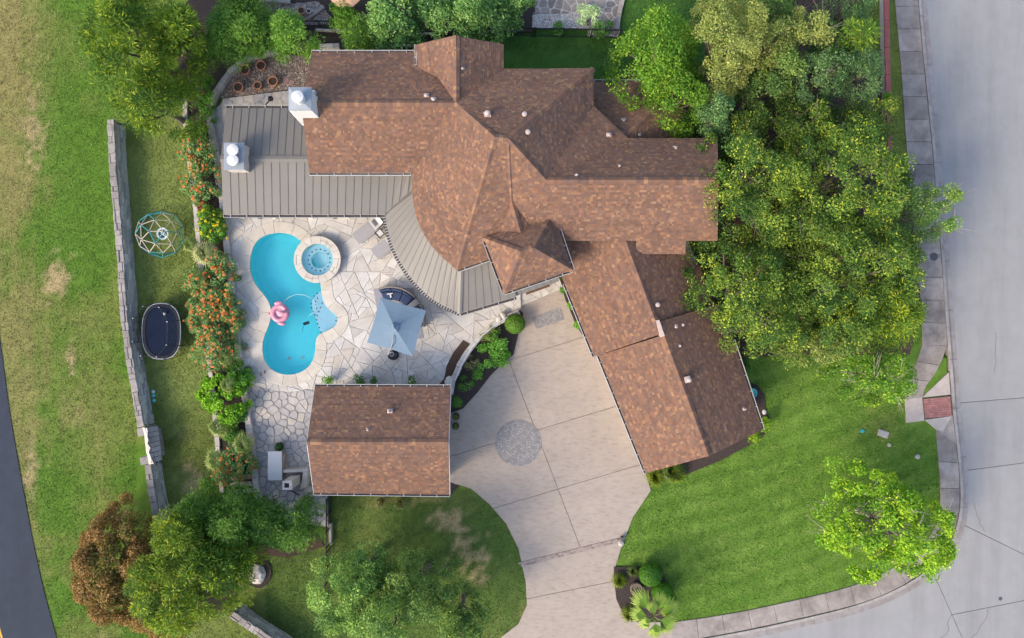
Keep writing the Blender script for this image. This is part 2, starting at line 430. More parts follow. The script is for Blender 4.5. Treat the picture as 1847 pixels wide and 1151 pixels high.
def water_mat(name, tintc):
    m = bpy.data.materials.new(name); m.use_nodes = True
    nt = m.node_tree; N = nt.nodes; L = nt.links
    N.remove(N['Principled BSDF'])
    t = N.new('ShaderNodeBsdfTransparent'); t.inputs['Color'].default_value = (*tintc, 1)
    g = N.new('ShaderNodeBsdfGlossy'); g.inputs['Roughness'].default_value = 0.06
    f = N.new('ShaderNodeFresnel'); f.inputs['IOR'].default_value = 1.33
    n = N.new('ShaderNodeTexNoise'); n.inputs['Scale'].default_value = 2.2; n.inputs['Detail'].default_value = 3
    geo = N.new('ShaderNodeNewGeometry'); L.new(geo.outputs['Position'], n.inputs['Vector'])
    b = N.new('ShaderNodeBump'); b.inputs['Strength'].default_value = 0.25; b.inputs['Distance'].default_value = 0.05
    L.new(n.outputs['Fac'], b.inputs['Height']); L.new(b.outputs['Normal'], g.inputs['Normal']); L.new(b.outputs['Normal'], f.inputs['Normal'])
    mx = N.new('ShaderNodeMixShader'); L.new(f.outputs[0], mx.inputs[0]); L.new(t.outputs[0], mx.inputs[1]); L.new(g.outputs[0], mx.inputs[2])
    L.new(mx.outputs[0], N['Material Output'].inputs['Surface'])
    return m
M['water'] = water_mat('pool_water', (0.86, 0.99, 0.99))
M['spa_water'] = water_mat('spa_water', (0.93, 0.99, 0.99))
def net_mat():
    m = bpy.data.materials.new('net'); m.use_nodes = True
    nt = m.node_tree; N = nt.nodes; L = nt.links
    b = N['Principled BSDF']; b.inputs['Base Color'].default_value = (0.02, 0.022, 0.03, 1); b.inputs['Roughness'].default_value = 0.8
    t = N.new('ShaderNodeBsdfTransparent'); mx = N.new('ShaderNodeMixShader'); mx.inputs[0].default_value = 0.30
    L.new(t.outputs[0], mx.inputs[1]); L.new(b.outputs[0], mx.inputs[2]); L.new(mx.outputs[0], N['Material Output'].inputs['Surface'])
    return m
M['net'] = net_mat()
# ================================================================== SITE LAYOUT (photo pixels -> ground plane)
KERB = [(1654, -60), (1657, 0), (1665, 90), (1675, 190), (1683, 270), (1691, 380), (1698, 450), (1704, 540), (1710, 620), (1715, 680), (1720, 750), (1726, 800), (1731, 850), (1734, 895), (1731, 935), (1718, 978), (1692, 1013), (1652, 1045), (1602, 1071), (1552, 1090), (1502, 1104), (1432, 1120), (1360, 1136), (1272, 1152), (1200, 1166), (1120, 1180)]
KERB = chaikin(PP(KERB), False, 1)            # walking from north to south-west; street lies to the left (east)
ROAD_EDGE = PP([(-26, 380), (-12, 520), (0, 612), (10, 690), (20, 760), (32, 830), (45, 900), (58, 970), (75, 1050), (88, 1100), (102, 1151), (130, 1250)])
ROAD_EDGE = chaikin(ROAD_EDGE, False, 1)
STREET = KERB + [P2(1120, 1600), P2(2300, 1600), P2(2300, -300), P2(1654, -300)]
LROAD = ROAD_EDGE + [P2(130, 1500), P2(-500, 1500), P2(-500, 380)]
POOL_PX = [(505, 418), (480, 422), (462, 434), (453, 452), (449, 478), (453, 500), (463, 518), (478, 535), (487, 550), (489, 568), (484, 588), (476, 606), (472, 625), (474, 645), (483, 662), (498, 673), (520, 678), (543, 673), (558, 662), (567, 648), (570, 630), (571, 612), (575, 604), (590, 598), (605, 590), (611, 578), (607, 567), (596, 560), (586, 548), (581, 530), (580, 515), (574, 492), (562, 465), (550, 440), (530, 423)]
PZ = 0.25                                     # level of the pool terrace
POOL = chaikin(PP(POOL_PX, PZ), True, 2)      # walks counter-clockwise in the picture = ccw in plan
POOL = ccw(POOL)
DRIVE_PX = [(935, 548), (1012, 515), (1022, 545), (1062, 600), (1085, 643), (1110, 640), (1190, 850), (1166, 856), (1174, 885), (1142, 933), (1122, 985), (1111, 1020), (1108, 1045), (1112, 1080), (1125, 1108), (1152, 1122), (1217, 1121), (1215, 1160), (1200, 1164), (1120, 1180), (860, 1230), (905, 1148), (935, 1125), (950, 1092), (948, 1050), (935, 990), (913, 945), (883, 910), (850, 882), (830, 875), (805, 872), (805, 745), (835, 735), (862, 705), (885, 675), (905, 655), (920, 645), (925, 615), (932, 595), (940, 570)]
DRIVE = PP(DRIVE_PX)

# ------------------------------------------------------------------ ground: one sheet with lawn tones
X0, X1, Y0, Y1, CELL = -46.0, 46.0, -31.0, 31.0, 0.3
nx, ny = int((X1 - X0) / CELL) + 1, int((Y1 - Y0) / CELL) + 1
gx, gy = np.meshgrid(np.linspace(X0, X1, nx), np.linspace(Y0, Y1, ny))
gz = np.zeros_like(gx)
def px_of(x, y): return x / S + GW / 2, GH / 2 - y / S
def lawn_colour(x, y):
    """albedo of the turf at ground positions: grass kinds with zone light and shade partly painted in, dry strips, bald patches"""
    u, v = px_of(x, y)
    n1 = fbm(x * .35, y * .35, 3); n2 = fbm(x * 1.3, y * 1.3, 9); n3 = fbm(x * 4.0, y * 4.0, 21, 3)
    lush = np.array([0.088, 0.165, 0.022]); mid = np.array([0.145, 0.178, 0.042]); dry = np.array([0.250, 0.205, 0.085]); bald = np.array([0.40, 0.285, 0.17]); deep = np.array([0.165, 0.195, 0.056]); fresh = np.array([0.090, 0.168, 0.024])
    def mix(a, b, t): return a + (b - a) * t[..., None]
    def sm(t, a, b): t = np.clip((t - a) / (b - a), 0, 1); return t * t * (3 - 2 * t)
    def blob(cx, cy, rx, ry, k=0.8): return sm(1.15 - np.hypot((u - cx) / rx, (v - cy) / ry) + (n2 - .5) * 1.9 * k + (n3 - .5) * 2.2 * k, 0.25, 0.95)
    c = np.zeros(x.shape + (3,)) + mid
    # verge between the side road and the stone wall
    edge = u - (195 + np.clip(v - 300, 0, 900) * 0.085)              # distance west of the wall
    left = sm(-(u - 330), -40, 40)
    strip = 0.5 + 0.5 * np.cos((u - 0.02 * v) / 34.0)
    dryness = np.clip(sm(n1 * 0.45 + n2 * 0.35 + strip * 0.30 + 0.06 * np.sin(u / 5.0 + n1 * 6), 0.44, 0.78) * sm(-edge, 25, 95) + 0.55 * sm(60 - (u - 0.09 * np.clip(v - 600, 0, 600)), 0, 50) * sm(v, 500, 700), 0, 1)
    top_dry = sm(260 - v, -250, 200) * sm(-edge, 70, 140) * 0.38
    cl = mix(np.zeros(x.shape + (3,)) + lush, np.zeros(3) + mid, sm(n1, .35, .7))
    cl = mix(cl, dry, np.clip(dryness * 0.72 + top_dry, 0, 0.9))
    c = mix(c, cl, left)
    # play strip inside the wall: grass tone with the strip's light level partly painted in
    play = ((edge > 25) & (u < 480)).astype(float) * (v > 200)
    cp = mix(np.zeros(x.shape + (3,)) + deep * 1.05, mid * 0.80, sm(n1 * .6 + n2 * .4, .42, .75))
    c = mix(c, cp, play)
    # front lawn: fresh, mown in curved stripes
    front = ((u > 1090) & (v > 560)).astype(float)
    cx, cy = 1250.0, 2050.0
    arc = np.hypot(u - cx, (v - cy))
    sweep = v + 0.22 * (u - 1250) + 0.00042 * (u - 1250) ** 2
    stripe = 0.5 + 0.5 * np.sin(sweep * 2 * np.pi / 34 + n1 * 3)
    cf = mix(np.zeros(x.shape + (3,)) + fresh, np.array([0.142, 0.222, 0.042]), sm(stripe * .27 + n2 * .45 + n1 * .36, .3, .88))
    cf = mix(cf, mid, blob(1590, 760, 60, 50) * .6)
    cf = mix(cf, mid * .95, blob(1260, 1010, 120, 70) * .25)
    c = mix(c, cf, front)
    # lawn south of the pool house; behind the house a green with shade painted in
    south = ((u > 480) & (u < 960) & (v > 880)).astype(float)
    cs = mix(np.zeros(x.shape + (3,)) + np.array([0.082, 0.128, 0.030]), np.array([0.115, 0.150, 0.042]), sm(n1 * .5 + n2 * .5, .4, .7))
    c = mix(c, cs, south)
    north = ((u > 850) & (u < 1300) & (v < 260)).astype(float)
    c = mix(c, np.array([0.055, 0.125, 0.026]) * (0.85 + 0.3 * n2[..., None]), north)
    for (bx, by, rx, ry, k) in ((100, 505, 26, 62, 1), (128, 650, 10, 40, 1), (60, 235, 26, 90, .8), (66, 225, 10, 40, 1), (30, 60, 60, 130, .45), (345, 872, 34, 36, .75), (810, 938, 34, 24, 1.0), (845, 985, 34, 34, 1.0), (858, 1025, 22, 24, .9), (55, 860, 14, 90, .75), (130, 765, 20, 60, .4), (940, 1100, 20, 20, .6), (790, 900, 60, 12, .6), (700, 905, 80, 10, .5), (330, 620, 16, 18, .4), (322, 780, 30, 20, .35), (880, 965, 14, 10, .7)):
        c = mix(c, bald if k > .7 else dry, blob(bx, by, rx, ry) * k * .82)
    c = c * (0.76 + 0.64 * n3[..., None]) * np.array([1.04, 1.10, 1.0])
    return c
pool_big = offset_poly(POOL, 0.5)
gz[inside(pool_big, gx, gy)] = -2.4
spa_c = P2(572, 468, 0.7)
gz[np.hypot(gx - spa_c[0], gy - spa_c[1]) < 1.15] = -1.2
st_in = offset_poly(KERB, 0.12, False)
gz[inside(st_in + STREET[len(KERB):], gx, gy)] = -0.4
gz[inside(offset_poly(ROAD_EDGE, 0.7, False) + LROAD[len(ROAD_EDGE):], gx, gy)] = -0.2
gz += np.where(gz == 0, (fbm(gx * .2, gy * .2, 5) - .5) * 0.05 - 0.03, 0)
verts = np.stack([gx, gy, gz], -1).reshape(-1, 3)
ii = np.arange(ny * nx).reshape(ny, nx)
faces = np.stack([ii[:-1, :-1], ii[:-1, 1:], ii[1:, 1:], ii[1:, :-1]], -1).reshape(-1, 4)
me = bpy.data.meshes.new('ground')
F = 900.0
ring = np.array([(-F, -F, -.45), (F, -F, -.45), (F, F, -.45), (-F, F, -.45), (X0, Y0, -.45), (X1, Y0, -.45), (X1, Y1, -.45), (X0, Y1, -.45)])
nv = len(verts)
fl = faces.tolist() + [[nv, nv + 1, nv + 5, nv + 4], [nv + 1, nv + 2, nv + 6, nv + 5], [nv + 2, nv + 3, nv + 7, nv + 6], [nv + 3, nv, nv + 4, nv + 7]]
me.from_pydata(np.vstack([verts, ring]).tolist(), [], fl)
at = me.attributes.new('tint', 'FLOAT_COLOR', 'POINT')
gc = lawn_colour(gx, gy).reshape(-1, 3)
c4 = np.ones((nv + 8, 4), np.float32); c4[:nv, :3] = gc; c4[nv:, :3] = (0.10, 0.13, 0.045)
at.data.foreach_set('color', c4.ravel())
ground = link_mesh('ground', me, M['grass'], (0, 0, 0), None)
setp(ground, 'mown lawn ground with dry and bald patches around the house', 'lawn', kind='structure')

# ------------------------------------------------------------------ roads
def sheet(name, poly, z, m, label, cat, kind='structure', parent=None, th=0.1):
    b = MB(); b.prism(poly, z - th, z)
    return b.build(name, m, parent, label, cat, kind=kind)
sheet('side_road', LROAD, 0.014, M['asphalt'], 'dark blue grey asphalt road beside the verge', 'road')
lr = [o for o in COL.objects if o.name == 'side_road'][0]
for k, off in enumerate((3.18, 3.42)):
    a = offset_poly(ROAD_EDGE, -off * -1.0, False); bb = offset_poly(ROAD_EDGE, (off + 0.12), False)
    a = offset_poly(ROAD_EDGE, off, False)
    m_ = MB()
    for i in range(len(a) - 1):
        m_.face([(*a[i], 0.018), (*a[i + 1], 0.018), (*bb[i + 1], 0.018), (*bb[i], 0.018)])
    m_.build('centre_line', M['yellow'], lr)
GUT = offset_poly(KERB, -0.52, False)           # street side of the gutter pan
street_poly = GUT + [P2(1120, 1600), P2(2300, 1600), P2(2300, -300), P2(1690, -300)]
street = sheet('street', street_poly, -0.125, M['joint'], 'pale grey concrete street curving round the lawn corner', 'street')
def slabs(parent, poly, lines, z, m, gap, th=0.06, name='slab'):
    """cut poly by pixel lines into slabs, each an object"""
    parts = [poly]
    for (a, b, cond) in lines:
        a2, b2 = P2(*a), P2(*b); nxt = []
        for p in parts:
            if cond is not None:
                cx, cy = sum(q[0] for q in p) / len(p), sum(q[1] for q in p) / len(p)
                if not cond(*px_of(cx, cy)): nxt.append(p); continue
            for q in split_poly(p, a2, b2):
                q = clean(q)
                if len(q) > 2 and abs(area2(q)) > 0.02: nxt.append(q)
        parts = nxt
    out = []
    for p in parts:
        p = clean(offset_poly(ccw(p), -gap))
        if len(p) < 3: continue
        out.append(MB().prism(p, z - th, z, 0.006).build(name, m, parent))
    return out
slabs(street, street_poly, [((1735, 727), (1847, 718), None), ((1740, 850), (1847, 836), lambda u, v: v > 700), ((1735, 945), (1847, 1000), lambda u, v: v > 900), ((1688, 1040), (1720, 1112), lambda u, v: v > 1000), ((1720, 1110), (1847, 1085), lambda u, v: u > 1700 and v > 1000)], -0.105, M['street'], 0.018)
# tar-filled cracks wandering over the concrete
for pts in ([(1718, 1108), (1712, 1125), (1714, 1138), (1700, 1151), (1692, 1162)], [(1785, 1098), (1782, 1115), (1765, 1140), (1752, 1156)], [(1798, 600), (1797, 625), (1798, 648), (1796, 680)], [(1760, 905), (1764, 930), (1772, 950), (1782, 962)]):
    q = []
    pp = PP(pts)
    for a, b in zip(pp, pp[1:]):
        for t in (0, .25, .5, .75): q.append((a[0] + (b[0] - a[0]) * t + random.uniform(-.05, .05), a[1] + (b[1] - a[1]) * t + random.uniform(-.05, .05)))
    m_ = MB(); o1 = offset_poly(q, .012, False); o2 = offset_poly(q, -.012, False)
    for i in range(len(q) - 1): m_.face([(*o1[i], -.101), (*o1[i + 1], -.101), (*o2[i + 1], -.101), (*o2[i], -.101)])
    m_.build('crack', M['joint'], street)
# kerb and gutter pan in cast lengths
kerb = thing('kerb', 'pale concrete kerb with gutter pan along the street', 'kerb', (*KERB[10], 0)); kerb['kind'] = 'structure'
nk = int(plen(KERB) / 3.0)
kr = resample(KERB, nk * 4)
ko, ki, kg = offset_poly(kr, -0.15, False), offset_poly(kr, 0.03, False), offset_poly(kr, -0.56, False)
for k in range(nk):
    sl = slice(k * 4, k * 4 + 5)
    def strip(a, b, z0, z1, nm, mt):
        aa, bb = list(a[sl]), list(b[sl])
        def cut(q): 
            q = list(q); u, v = q[0], q[1]; L = math.dist(u, v); q[0] = tuple(u[i] + (v[i] - u[i]) * .012 / L for i in (0, 1)); return q
        MB().prism(cut(aa) + cut(bb)[::-1], z0, z1, 0.012).build(nm, mt, kerb)
    strip(ki, ko, -0.3, 0.05, 'kerb_stone', M['kerb'])
    strip([(x, y) for x, y in offset_poly(kr, -0.155, False)], kg, -0.3, -0.095, 'gutter_pan', M['gutter_pan'])

# ------------------------------------------------------------------ pavement (sidewalk)
def ribbon(name, left, right, n, z, m, parent, gap=0.012):
    if len(left) == len(right):
        q4 = resample([(*l, *r) for l, r in zip(left, right)], n * 3); a, b = [q[:2] for q in q4], [q[2:] for q in q4]
    else: a, b = resample(left, n * 3), resample(right, n * 3)
    for k in range(n):
        aa, bb = a[k * 3:k * 3 + 4], b[k * 3:k * 3 + 4]
        p = ccw(aa + bb[::-1])
        MB().prism(clean(offset_poly(p, -gap)), z - .12, z, 0.008).build(name, m, parent)
walk = thing('pavement', 'weathered concrete pavement of jointed slabs along the kerb', 'pavement', P(1660, 300)); walk['kind'] = 'structure'
SL1 = chaikin(PP([(1609, -70), (1613, 0), (1622, 90), (1630, 200), (1637, 300), (1645, 380), (1652, 460), (1660, 540), (1663, 590), (1663, 622)]), False, 1)
SR1 = chaikin(PP([(1652, -70), (1655, 0), (1663, 90), (1674, 200), (1684, 300), (1690, 380), (1697, 460), (1703, 540), (1707, 592), (1708, 624)]), False, 1)
ribbon('paving_slab', SL1, SR1, 17, 0.045, M['walk'], walk)
ribbon('paving_slab', chaikin(PP([(1663, 621), (1655, 648), (1645, 670), (1631, 697), (1632, 719)]), False, 2), chaikin(PP([(1708, 624), (1697, 655), (1684, 678), (1668, 698), (1664, 717)]), False, 2), 3, 0.045, M['walk'], walk)
SL2 = chaikin(PP([(1688, 776), (1692, 830), (1696, 880), (1696, 920), (1688, 950), (1672, 975), (1645, 1000), (1610, 1024), (1570, 1045), (1520, 1062), (1440, 1081), (1353, 1100), (1285, 1112), (1211, 1122)]), False, 1)
SR2 = chaikin(PP([(1723, 797), (1728, 832), (1731, 880), (1730, 922), (1720, 962), (1700, 998), (1668, 1030), (1626, 1057), (1582, 1078), (1528, 1095), (1447, 1114), (1360, 1133), (1291, 1146), (1211, 1160)]), False, 1)
ribbon('paving_slab', SL2, SR2, 15, 0.045, M['walk'], walk)
ramp = thing('kerb_ramp', 'pale concrete kerb ramp with a red brick centre panel', 'ramp', P(1680, 740)); ramp['kind'] = 'structure'
for pts in ([(1632, 719), (1663, 716), (1667, 759), (1634, 763)], [(1664, 715), (1711, 671), (1714, 712), (1664, 717)], [(1667, 757), (1716, 750), (1700, 779), (1688, 775)]):
    MB().prism(offset_poly(ccw(PP(pts)), -.01), -.1, .05, .008).build('ramp_panel', M['ramp'], ramp)
MB().prism(offset_poly(ccw(PP([(1717, 748), (1725, 801), (1687, 775)])), -.0), -.1, .047, .004).build('ramp_panel', M['walk'], ramp)
MB().prism(ccw(PP([(1664, 719), (1714, 714), (1717, 750), (1667, 756)])), -.1, .035).build('brick_bed', M['joint'], ramp)
for i in range(12):
    for j in range(9):
        def q(u, v):
            a = (1665 + 48 * u + 3 * v, 719.5 - 4.5 * u + 35 * v); return P2(*a)
        u0, v0 = i / 12, j / 9
        MB().prism(offset_poly(ccw([q(u0, v0), q(u0 + 1 / 12, v0), q(u0 + 1 / 12, v0 + 1 / 9), q(u0, v0 + 1 / 9)]), -.007), .03, .052, .004).build('brick', M['red_brick'], ramp)

# ------------------------------------------------------------------ driveway
drive = sheet('driveway', offset_poly(ccw(DRIVE), -.005), 0.0, M['drive_joint'], 'wide pale concrete driveway court with saw-cut joints', 'driveway', th=.15)
medal_c = P2(935, 799)
R_MED = 42 * S
main_band = ((938, 1018), (1125, 972))
lines = [((918, 650), (1040, 612), None), ((812, 823), (1110, 733), None), ((885, 918), (1148, 840), None), ((938, 1014), (1125, 968), None), ((938, 1022), (1125, 976), lambda u, v: v > 990), ((950, 1080), (1108, 1048), None), ((918, 650), (1046, 985), lambda u, v: 660 < v < 990)]
for o in slabs(drive, DRIVE, lines, 0.03, M['drive'], 0.014, name='concrete_slab'):
    pass
# the thin slab between the band lines is replaced by cobbles standing 4 mm proud
a, b = P2(936, 1018.5), P2(1124, 972.5)
nb = 34
for k in range(nb):
    for row in (0, 1):
        t0, t1 = k / nb, (k + 1) / nb
        if row: t0, t1 = t0 + .5 / nb, min(1, t1 + .5 / nb)
        d = ((b[0] - a[0]), (b[1] - a[1])); L = math.hypot(*d); nrm = (-d[1] / L, d[0] / L)
        w0, w1 = (-.145, -.005) if row else (.005, .145)
        pts = [(a[0] + d[0] * t + nrm[0] * w, a[1] + d[1] * t + nrm[1] * w) for t, w in ((t0, w0), (t1, w0), (t1, w1), (t0, w1))]
        MB().prism(offset_poly(ccw(pts), -.008), 0, .042, .006).build('cobble', M['cobble'], drive)
med = MB().prism([(medal_c[0] + R_MED * math.cos(t * math.pi / 24), medal_c[1] + R_MED * math.sin(t * math.pi / 24)) for t in range(48)], 0, 0.036).build('paver_medallion', M['paver_bed'], None, 'round grey paver medallion set into the driveway', 'paving', kind='structure')
rings = [0.0, 0.13, 0.30, 0.47, 0.64, 0.81, 0.98, 1.15, 1.30, 1.43]
for k in range(len(rings) - 1):
    r0, r1 = rings[k], rings[k + 1]
    n = max(1, int(2 * math.pi * (r0 + r1) / 2 / 0.165)) if k else 1
    for i in range(n):
        t0, t1 = 2 * math.pi * i / n + k * .7, 2 * math.pi * (i + 1) / n + k * .7
        if k == 0: pts = [(medal_c[0] + r1 * math.cos(t * math.pi / 5), medal_c[1] + r1 * math.sin(t * math.pi / 5)) for t in range(10)]
        else: pts = [(medal_c[0] + r * math.cos(t), medal_c[1] + r * math.sin(t)) for r, t in ((r0, t0), (r1, t0), (r1, (t0 + t1) / 2), (r1, t1), (r0, t1), (r0, (t0 + t1) / 2))]
        MB().prism(offset_poly(ccw(pts), -.010), .02, .046 + random.uniform(0, .006), .008).build('paver', M['paver'], med)
rugp = PP([(959, 573), (1011, 554), (1018, 576), (967, 594)])
prug = MB().prism(rugp, 0, .036).build('paver_mat', M['paver_bed'], None, 'rectangle of small grey pavers set like a mat before the entry', 'paving', kind='structure')
for i in range(14):
    for j in range(6):
        f = lambda u, v: tuple(rugp[0][c] + (rugp[1][c] - rugp[0][c]) * u + (rugp[3][c] - rugp[0][c]) * v for c in (0, 1))
        off = (.5 if j % 2 else 0) / 14
        u0, u1 = max(0, i / 14 - off + 0), min(1, (i + 1) / 14 - off)
        if u1 - u0 < .02: continue
        MB().prism(offset_poly(ccw([f(u0, j / 6), f(u1, j / 6), f(u1, (j + 1) / 6), f(u0, (j + 1) / 6)]), -.008), .02, .047, .006).build('paver', M['paver'], prug)

# ------------------------------------------------------------------ flagstone terraces
def crazy(bbox, amin, amax, seed):
    """crazy paving: recursive random cuts of a rectangle into convex stones"""
    rnd = random.Random(seed)
    x0, y0, x1, y1 = bbox
    todo = [[(x0, y0), (x1, y0), (x1, y1), (x0, y1)]]; out = []
    while todo:
        p = todo.pop()
        A = abs(area2(p))
        if A < rnd.uniform(amin, amax) * 1.6: out.append(p); continue
        cx, cy = sum(q[0] for q in p) / len(p), sum(q[1] for q in p) / len(p)
        best = max(((math.dist(p[i], p[j]), p[i], p[j]) for i in range(len(p)) for j in range(i)), key=lambda t: t[0])
        d = (best[2][0] - best[1][0], best[2][1] - best[1][1])
        ang = math.atan2(d[1], d[0]) + math.pi / 2 + rnd.gauss(0, .38)
        t = rnd.uniform(-.18, .18)
        c = (cx + d[0] * t, cy + d[1] * t)
        a, b = c, (c[0] + math.cos(ang), c[1] + math.sin(ang))
        for q in split_poly(p, a, b):
            q = clean(q, .01)
            if len(q) > 2: todo.append(q)
    return out
def voronoi(bbox, spacing, seed, jit=0.85):
    rnd = random.Random(seed); x0, y0, x1, y1 = bbox
    pts = []
    j = 0; y = y0
    while y < y1:
        x = x0 + (spacing / 2 if j % 2 else 0)
        while x < x1:
            pts.append((x + rnd.uniform(-.5, .5) * spacing * jit, y + rnd.uniform(-.5, .5) * spacing * jit)); x += spacing * rnd.uniform(.8, 1.25)
        y += spacing * .87; j += 1
    out = []
    for p in pts:
        cell = [(p[0] - 2 * spacing, p[1] - 2 * spacing), (p[0] + 2 * spacing, p[1] - 2 * spacing), (p[0] + 2 * spacing, p[1] + 2 * spacing), (p[0] - 2 * spacing, p[1] + 2 * spacing)]
        near = sorted((q for q in pts if q is not p and math.dist(p, q) < 3 * spacing), key=lambda q: math.dist(p, q))[:16]
        for q in near:
            mx, my = (p[0] + q[0]) / 2, (p[1] + q[1]) / 2
            dx, dy = q[0] - p[0], q[1] - p[1]
            cell = clip_half(cell, (mx, my), (mx - dy, my + dx))
            if len(cell) < 3: break
        if len(cell) > 2: out.append(cell)
    return out
def terrace(name, label, polys, stones, z, m, mortar, gap, cut_corner, seed, minA=.02, z0=-.1):
    rnd = random.Random(seed)
    base = MB()
    for p in polys: base.prism(p, z0, z - .03)
    root = base.build(name, mortar, None, label, 'patio', kind='structure')
    for st in stones:
        q = inset_convex(st, gap)
        if len(q) < 3: continue
        if cut_corner > 0:                       # knock the corners off, a little differently each
            r = []
            n = len(q)
            for i in range(n):
                a, b, c = q[i - 1], q[i], q[(i + 1) % n]
                f = min(cut_corner * rnd.uniform(.4, 1.3), .4 * math.dist(a, b)) / (math.dist(a, b) + 1e-9)
                g = min(cut_corner * rnd.uniform(.4, 1.3), .4 * math.dist(b, c)) / (math.dist(b, c) + 1e-9)
                r += [(b[0] + (a[0] - b[0]) * f, b[1] + (a[1] - b[1]) * f), (b[0] + (c[0] - b[0]) * g, b[1] + (c[1] - b[1]) * g)]
            q = ccw(clean(r))
        for p in polys:
            w = clean(clip_to(p, q), .008)
            if len(w) < 3 or abs(area2(w)) < minA: continue
            MB().prism(w, z - .04, z + rnd.uniform(-.004, .01), .008 if len(w) < 9 else 0).build('flagstone', m, root)
    return root
pool_px = lambda pts: PP(pts, PZ)
cut_t, cut_b = (505, 418), (520, 678)
# pool outline split at its top and bottom for the two halves of the terrace
outer = ccw(offset_poly(POOL, 0.30))
_r = 43 * S - .16
_in = [math.dist(p, spa_c) < _r for p in outer]
_k = next(i for i in range(len(outer)) if _in[i] and not _in[i - 1]); outer = outer[_k:] + outer[:_k]; _in = _in[_k:] + _in[:_k]
_m = max(i for i in range(len(outer)) if _in[i]); _e, _x = outer[0], outer[_m]
_a0, _a1 = math.atan2(_e[1] - spa_c[1], _e[0] - spa_c[0]), math.atan2(_x[1] - spa_c[1], _x[0] - spa_c[0])
while _a1 < _a0: _a1 += 2 * math.pi
outer = [(spa_c[0] + _r * math.cos(_a0 + (_a1 - _a0) * i / 30), spa_c[1] + _r * math.sin(_a0 + (_a1 - _a0) * i / 30)) for i in range(31)] + outer[_m + 1:]
def nearest(poly, p): return min(range(len(poly)), key=lambda i: math.dist(poly[i], p))
it, ib = nearest(outer, P2(505, 409, PZ)), nearest(outer, P2(520, 687, PZ))
def walk_idx(poly, i, j):
    out = []; k = i
    while True:
        out.append(poly[k])
        if k == j: break
        k = (k + 1) % len(poly)
    return out
left_side = walk_idx(outer, it, ib)               # ccw from the top goes down the west side
right_side = walk_idx(outer, ib, it)
west_poly = pool_px([(505, 330), (400, 330), (404, 395), (412, 480), (428, 600), (437, 690), (470, 697), (497, 705), (520, 707)]) + left_side[::-1]
east_poly = right_side + pool_px([(505, 330), (760, 330), (900, 480), (938, 520), (940, 556), (902, 574), (862, 608), (838, 642), (824, 672), (817, 712), (580, 712), (560, 699), (540, 705), (520, 707)])
bb = (*P2(395, 720), *P2(945, 320))
pool_patio = terrace('pool_terrace', 'pale limestone crazy-paved terrace around the swimming pool', [ccw(west_poly), ccw(east_poly)], crazy(bb, .10, .72, 5), PZ, M['flag'], M['mortar'], .012, .05, 3)
grey_poly = PP([(437, 686), (470, 688), (497, 698), (520, 701), (545, 697), (568, 684), (592, 684), (592, 700), (585, 720), (585, 885), (590, 893), (592, 950), (520, 945), (478, 925), (467, 885), (456, 800)], .2)
grey_patio = terrace('side_terrace', 'blue grey fieldstone terrace beside the pool house', [ccw(grey_poly)], voronoi((*P2(430, 955), *P2(600, 675)), .50, 8), .2, M['grey_flag'], M['grey_mortar'], .026, .09, 4)
north_poly = PP([(398, 188), (402, 178), (520, 163), (562, 160), (562, 215), (430, 215), (430, 335), (390, 335), (376, 260), (374, 205)], .2)
north_patio = terrace('back_path', 'narrow grey fieldstone path behind the metal-roofed porch', [ccw(north_poly)], voronoi((*P2(365, 345), *P2(570, 150)), .55, 12), .2, M['grey_flag'], M['mortar'], .022, .07, 6)
landing = PP([(905, 538), (1008, 500), (1016, 520), (937, 553), (938, 560), (915, 563)], .12)
terrace('entry_landing', 'cream flagstone landing before the front entry', [ccw(landing)], crazy((*P2(895, 575), *P2(1025, 490)), .08, .3, 9), .12, M['flag'], M['mortar'], .012, .02, 5, .01)

MB().prism(PP([(408, 205), (575, 205), (575, 290), (770, 300), (860, 470), (935, 512), (930, 530), (840, 540), (700, 360), (700, 345), (408, 345)], .22), -.1, .215).build('porch_floor', M['mortar'], None, 'shaded concrete porch floor beneath the metal roof', 'floor', kind='structure')
# ------------------------------------------------------------------ swimming pool
WZ = PZ - 0.09
pool = thing('swimming_pool', 'free-form turquoise swimming pool with limestone coping', 'pool', P(520, 560, 0))
shell = MB()
n = len(POOL)
fl_in = offset_poly(POOL, -0.45)
zf = []
for x, y in fl_in:
    zf.append(-1.0)
for i in range(n):
    j = (i + 1) % n
    shell.face([(*POOL[j], PZ - .05), (*POOL[i], PZ - .05), (*POOL[i], -.75), (*POOL[j], -.75)])
    shell.face([(*POOL[j], -.75), (*POOL[i], -.75), (*fl_in[i], -1.0), (*fl_in[j], -1.0)])
shell.face([(*p, -1.0) for p in fl_in])
shell.build('basin', M['plaster'], pool)
MB_w = MB(); MB_w.face([(*p, WZ) for p in ccw(POOL)]); MB_w.build('water', M['water'], pool)
SHELF = [(581, 522), (572, 528), (564, 536), (560, 549), (563, 562), (568, 575), (572, 588), (577, 602), (590, 598), (605, 590), (611, 578), (607, 567), (596, 560), (586, 548)]
sh = chaikin(PP(SHELF, 0), True, 2)
def clip_poly_in(poly, k): return offset_poly(poly, k)
MB().prism(offset_poly(ccw(sh), -.02), -1.1, WZ - .28).build('tanning_shelf', M['shelf'], pool)
zt = WZ - .275
for (x, y) in ((572, 529), (567, 534), (562, 540), (561, 548), (562, 555), (565, 562), (569, 544), (569, 550), (571, 556), (575, 562), (573, 538), (581, 547), (578, 555), (568, 568), (572, 569), (571, 577), (573, 584), (576, 591), (579, 599), (608, 573), (606, 578.5), (607, 585)):
    c = P2(x, y, zt)
    MB().prism([(c[0] + 0.045 * math.cos(t * math.pi / 3 + .3), c[1] + 0.045 * math.sin(t * math.pi / 3 + .3)) for t in range(6)], zt - .01, zt + .006).build('marker_tile', M['tile'], pool)
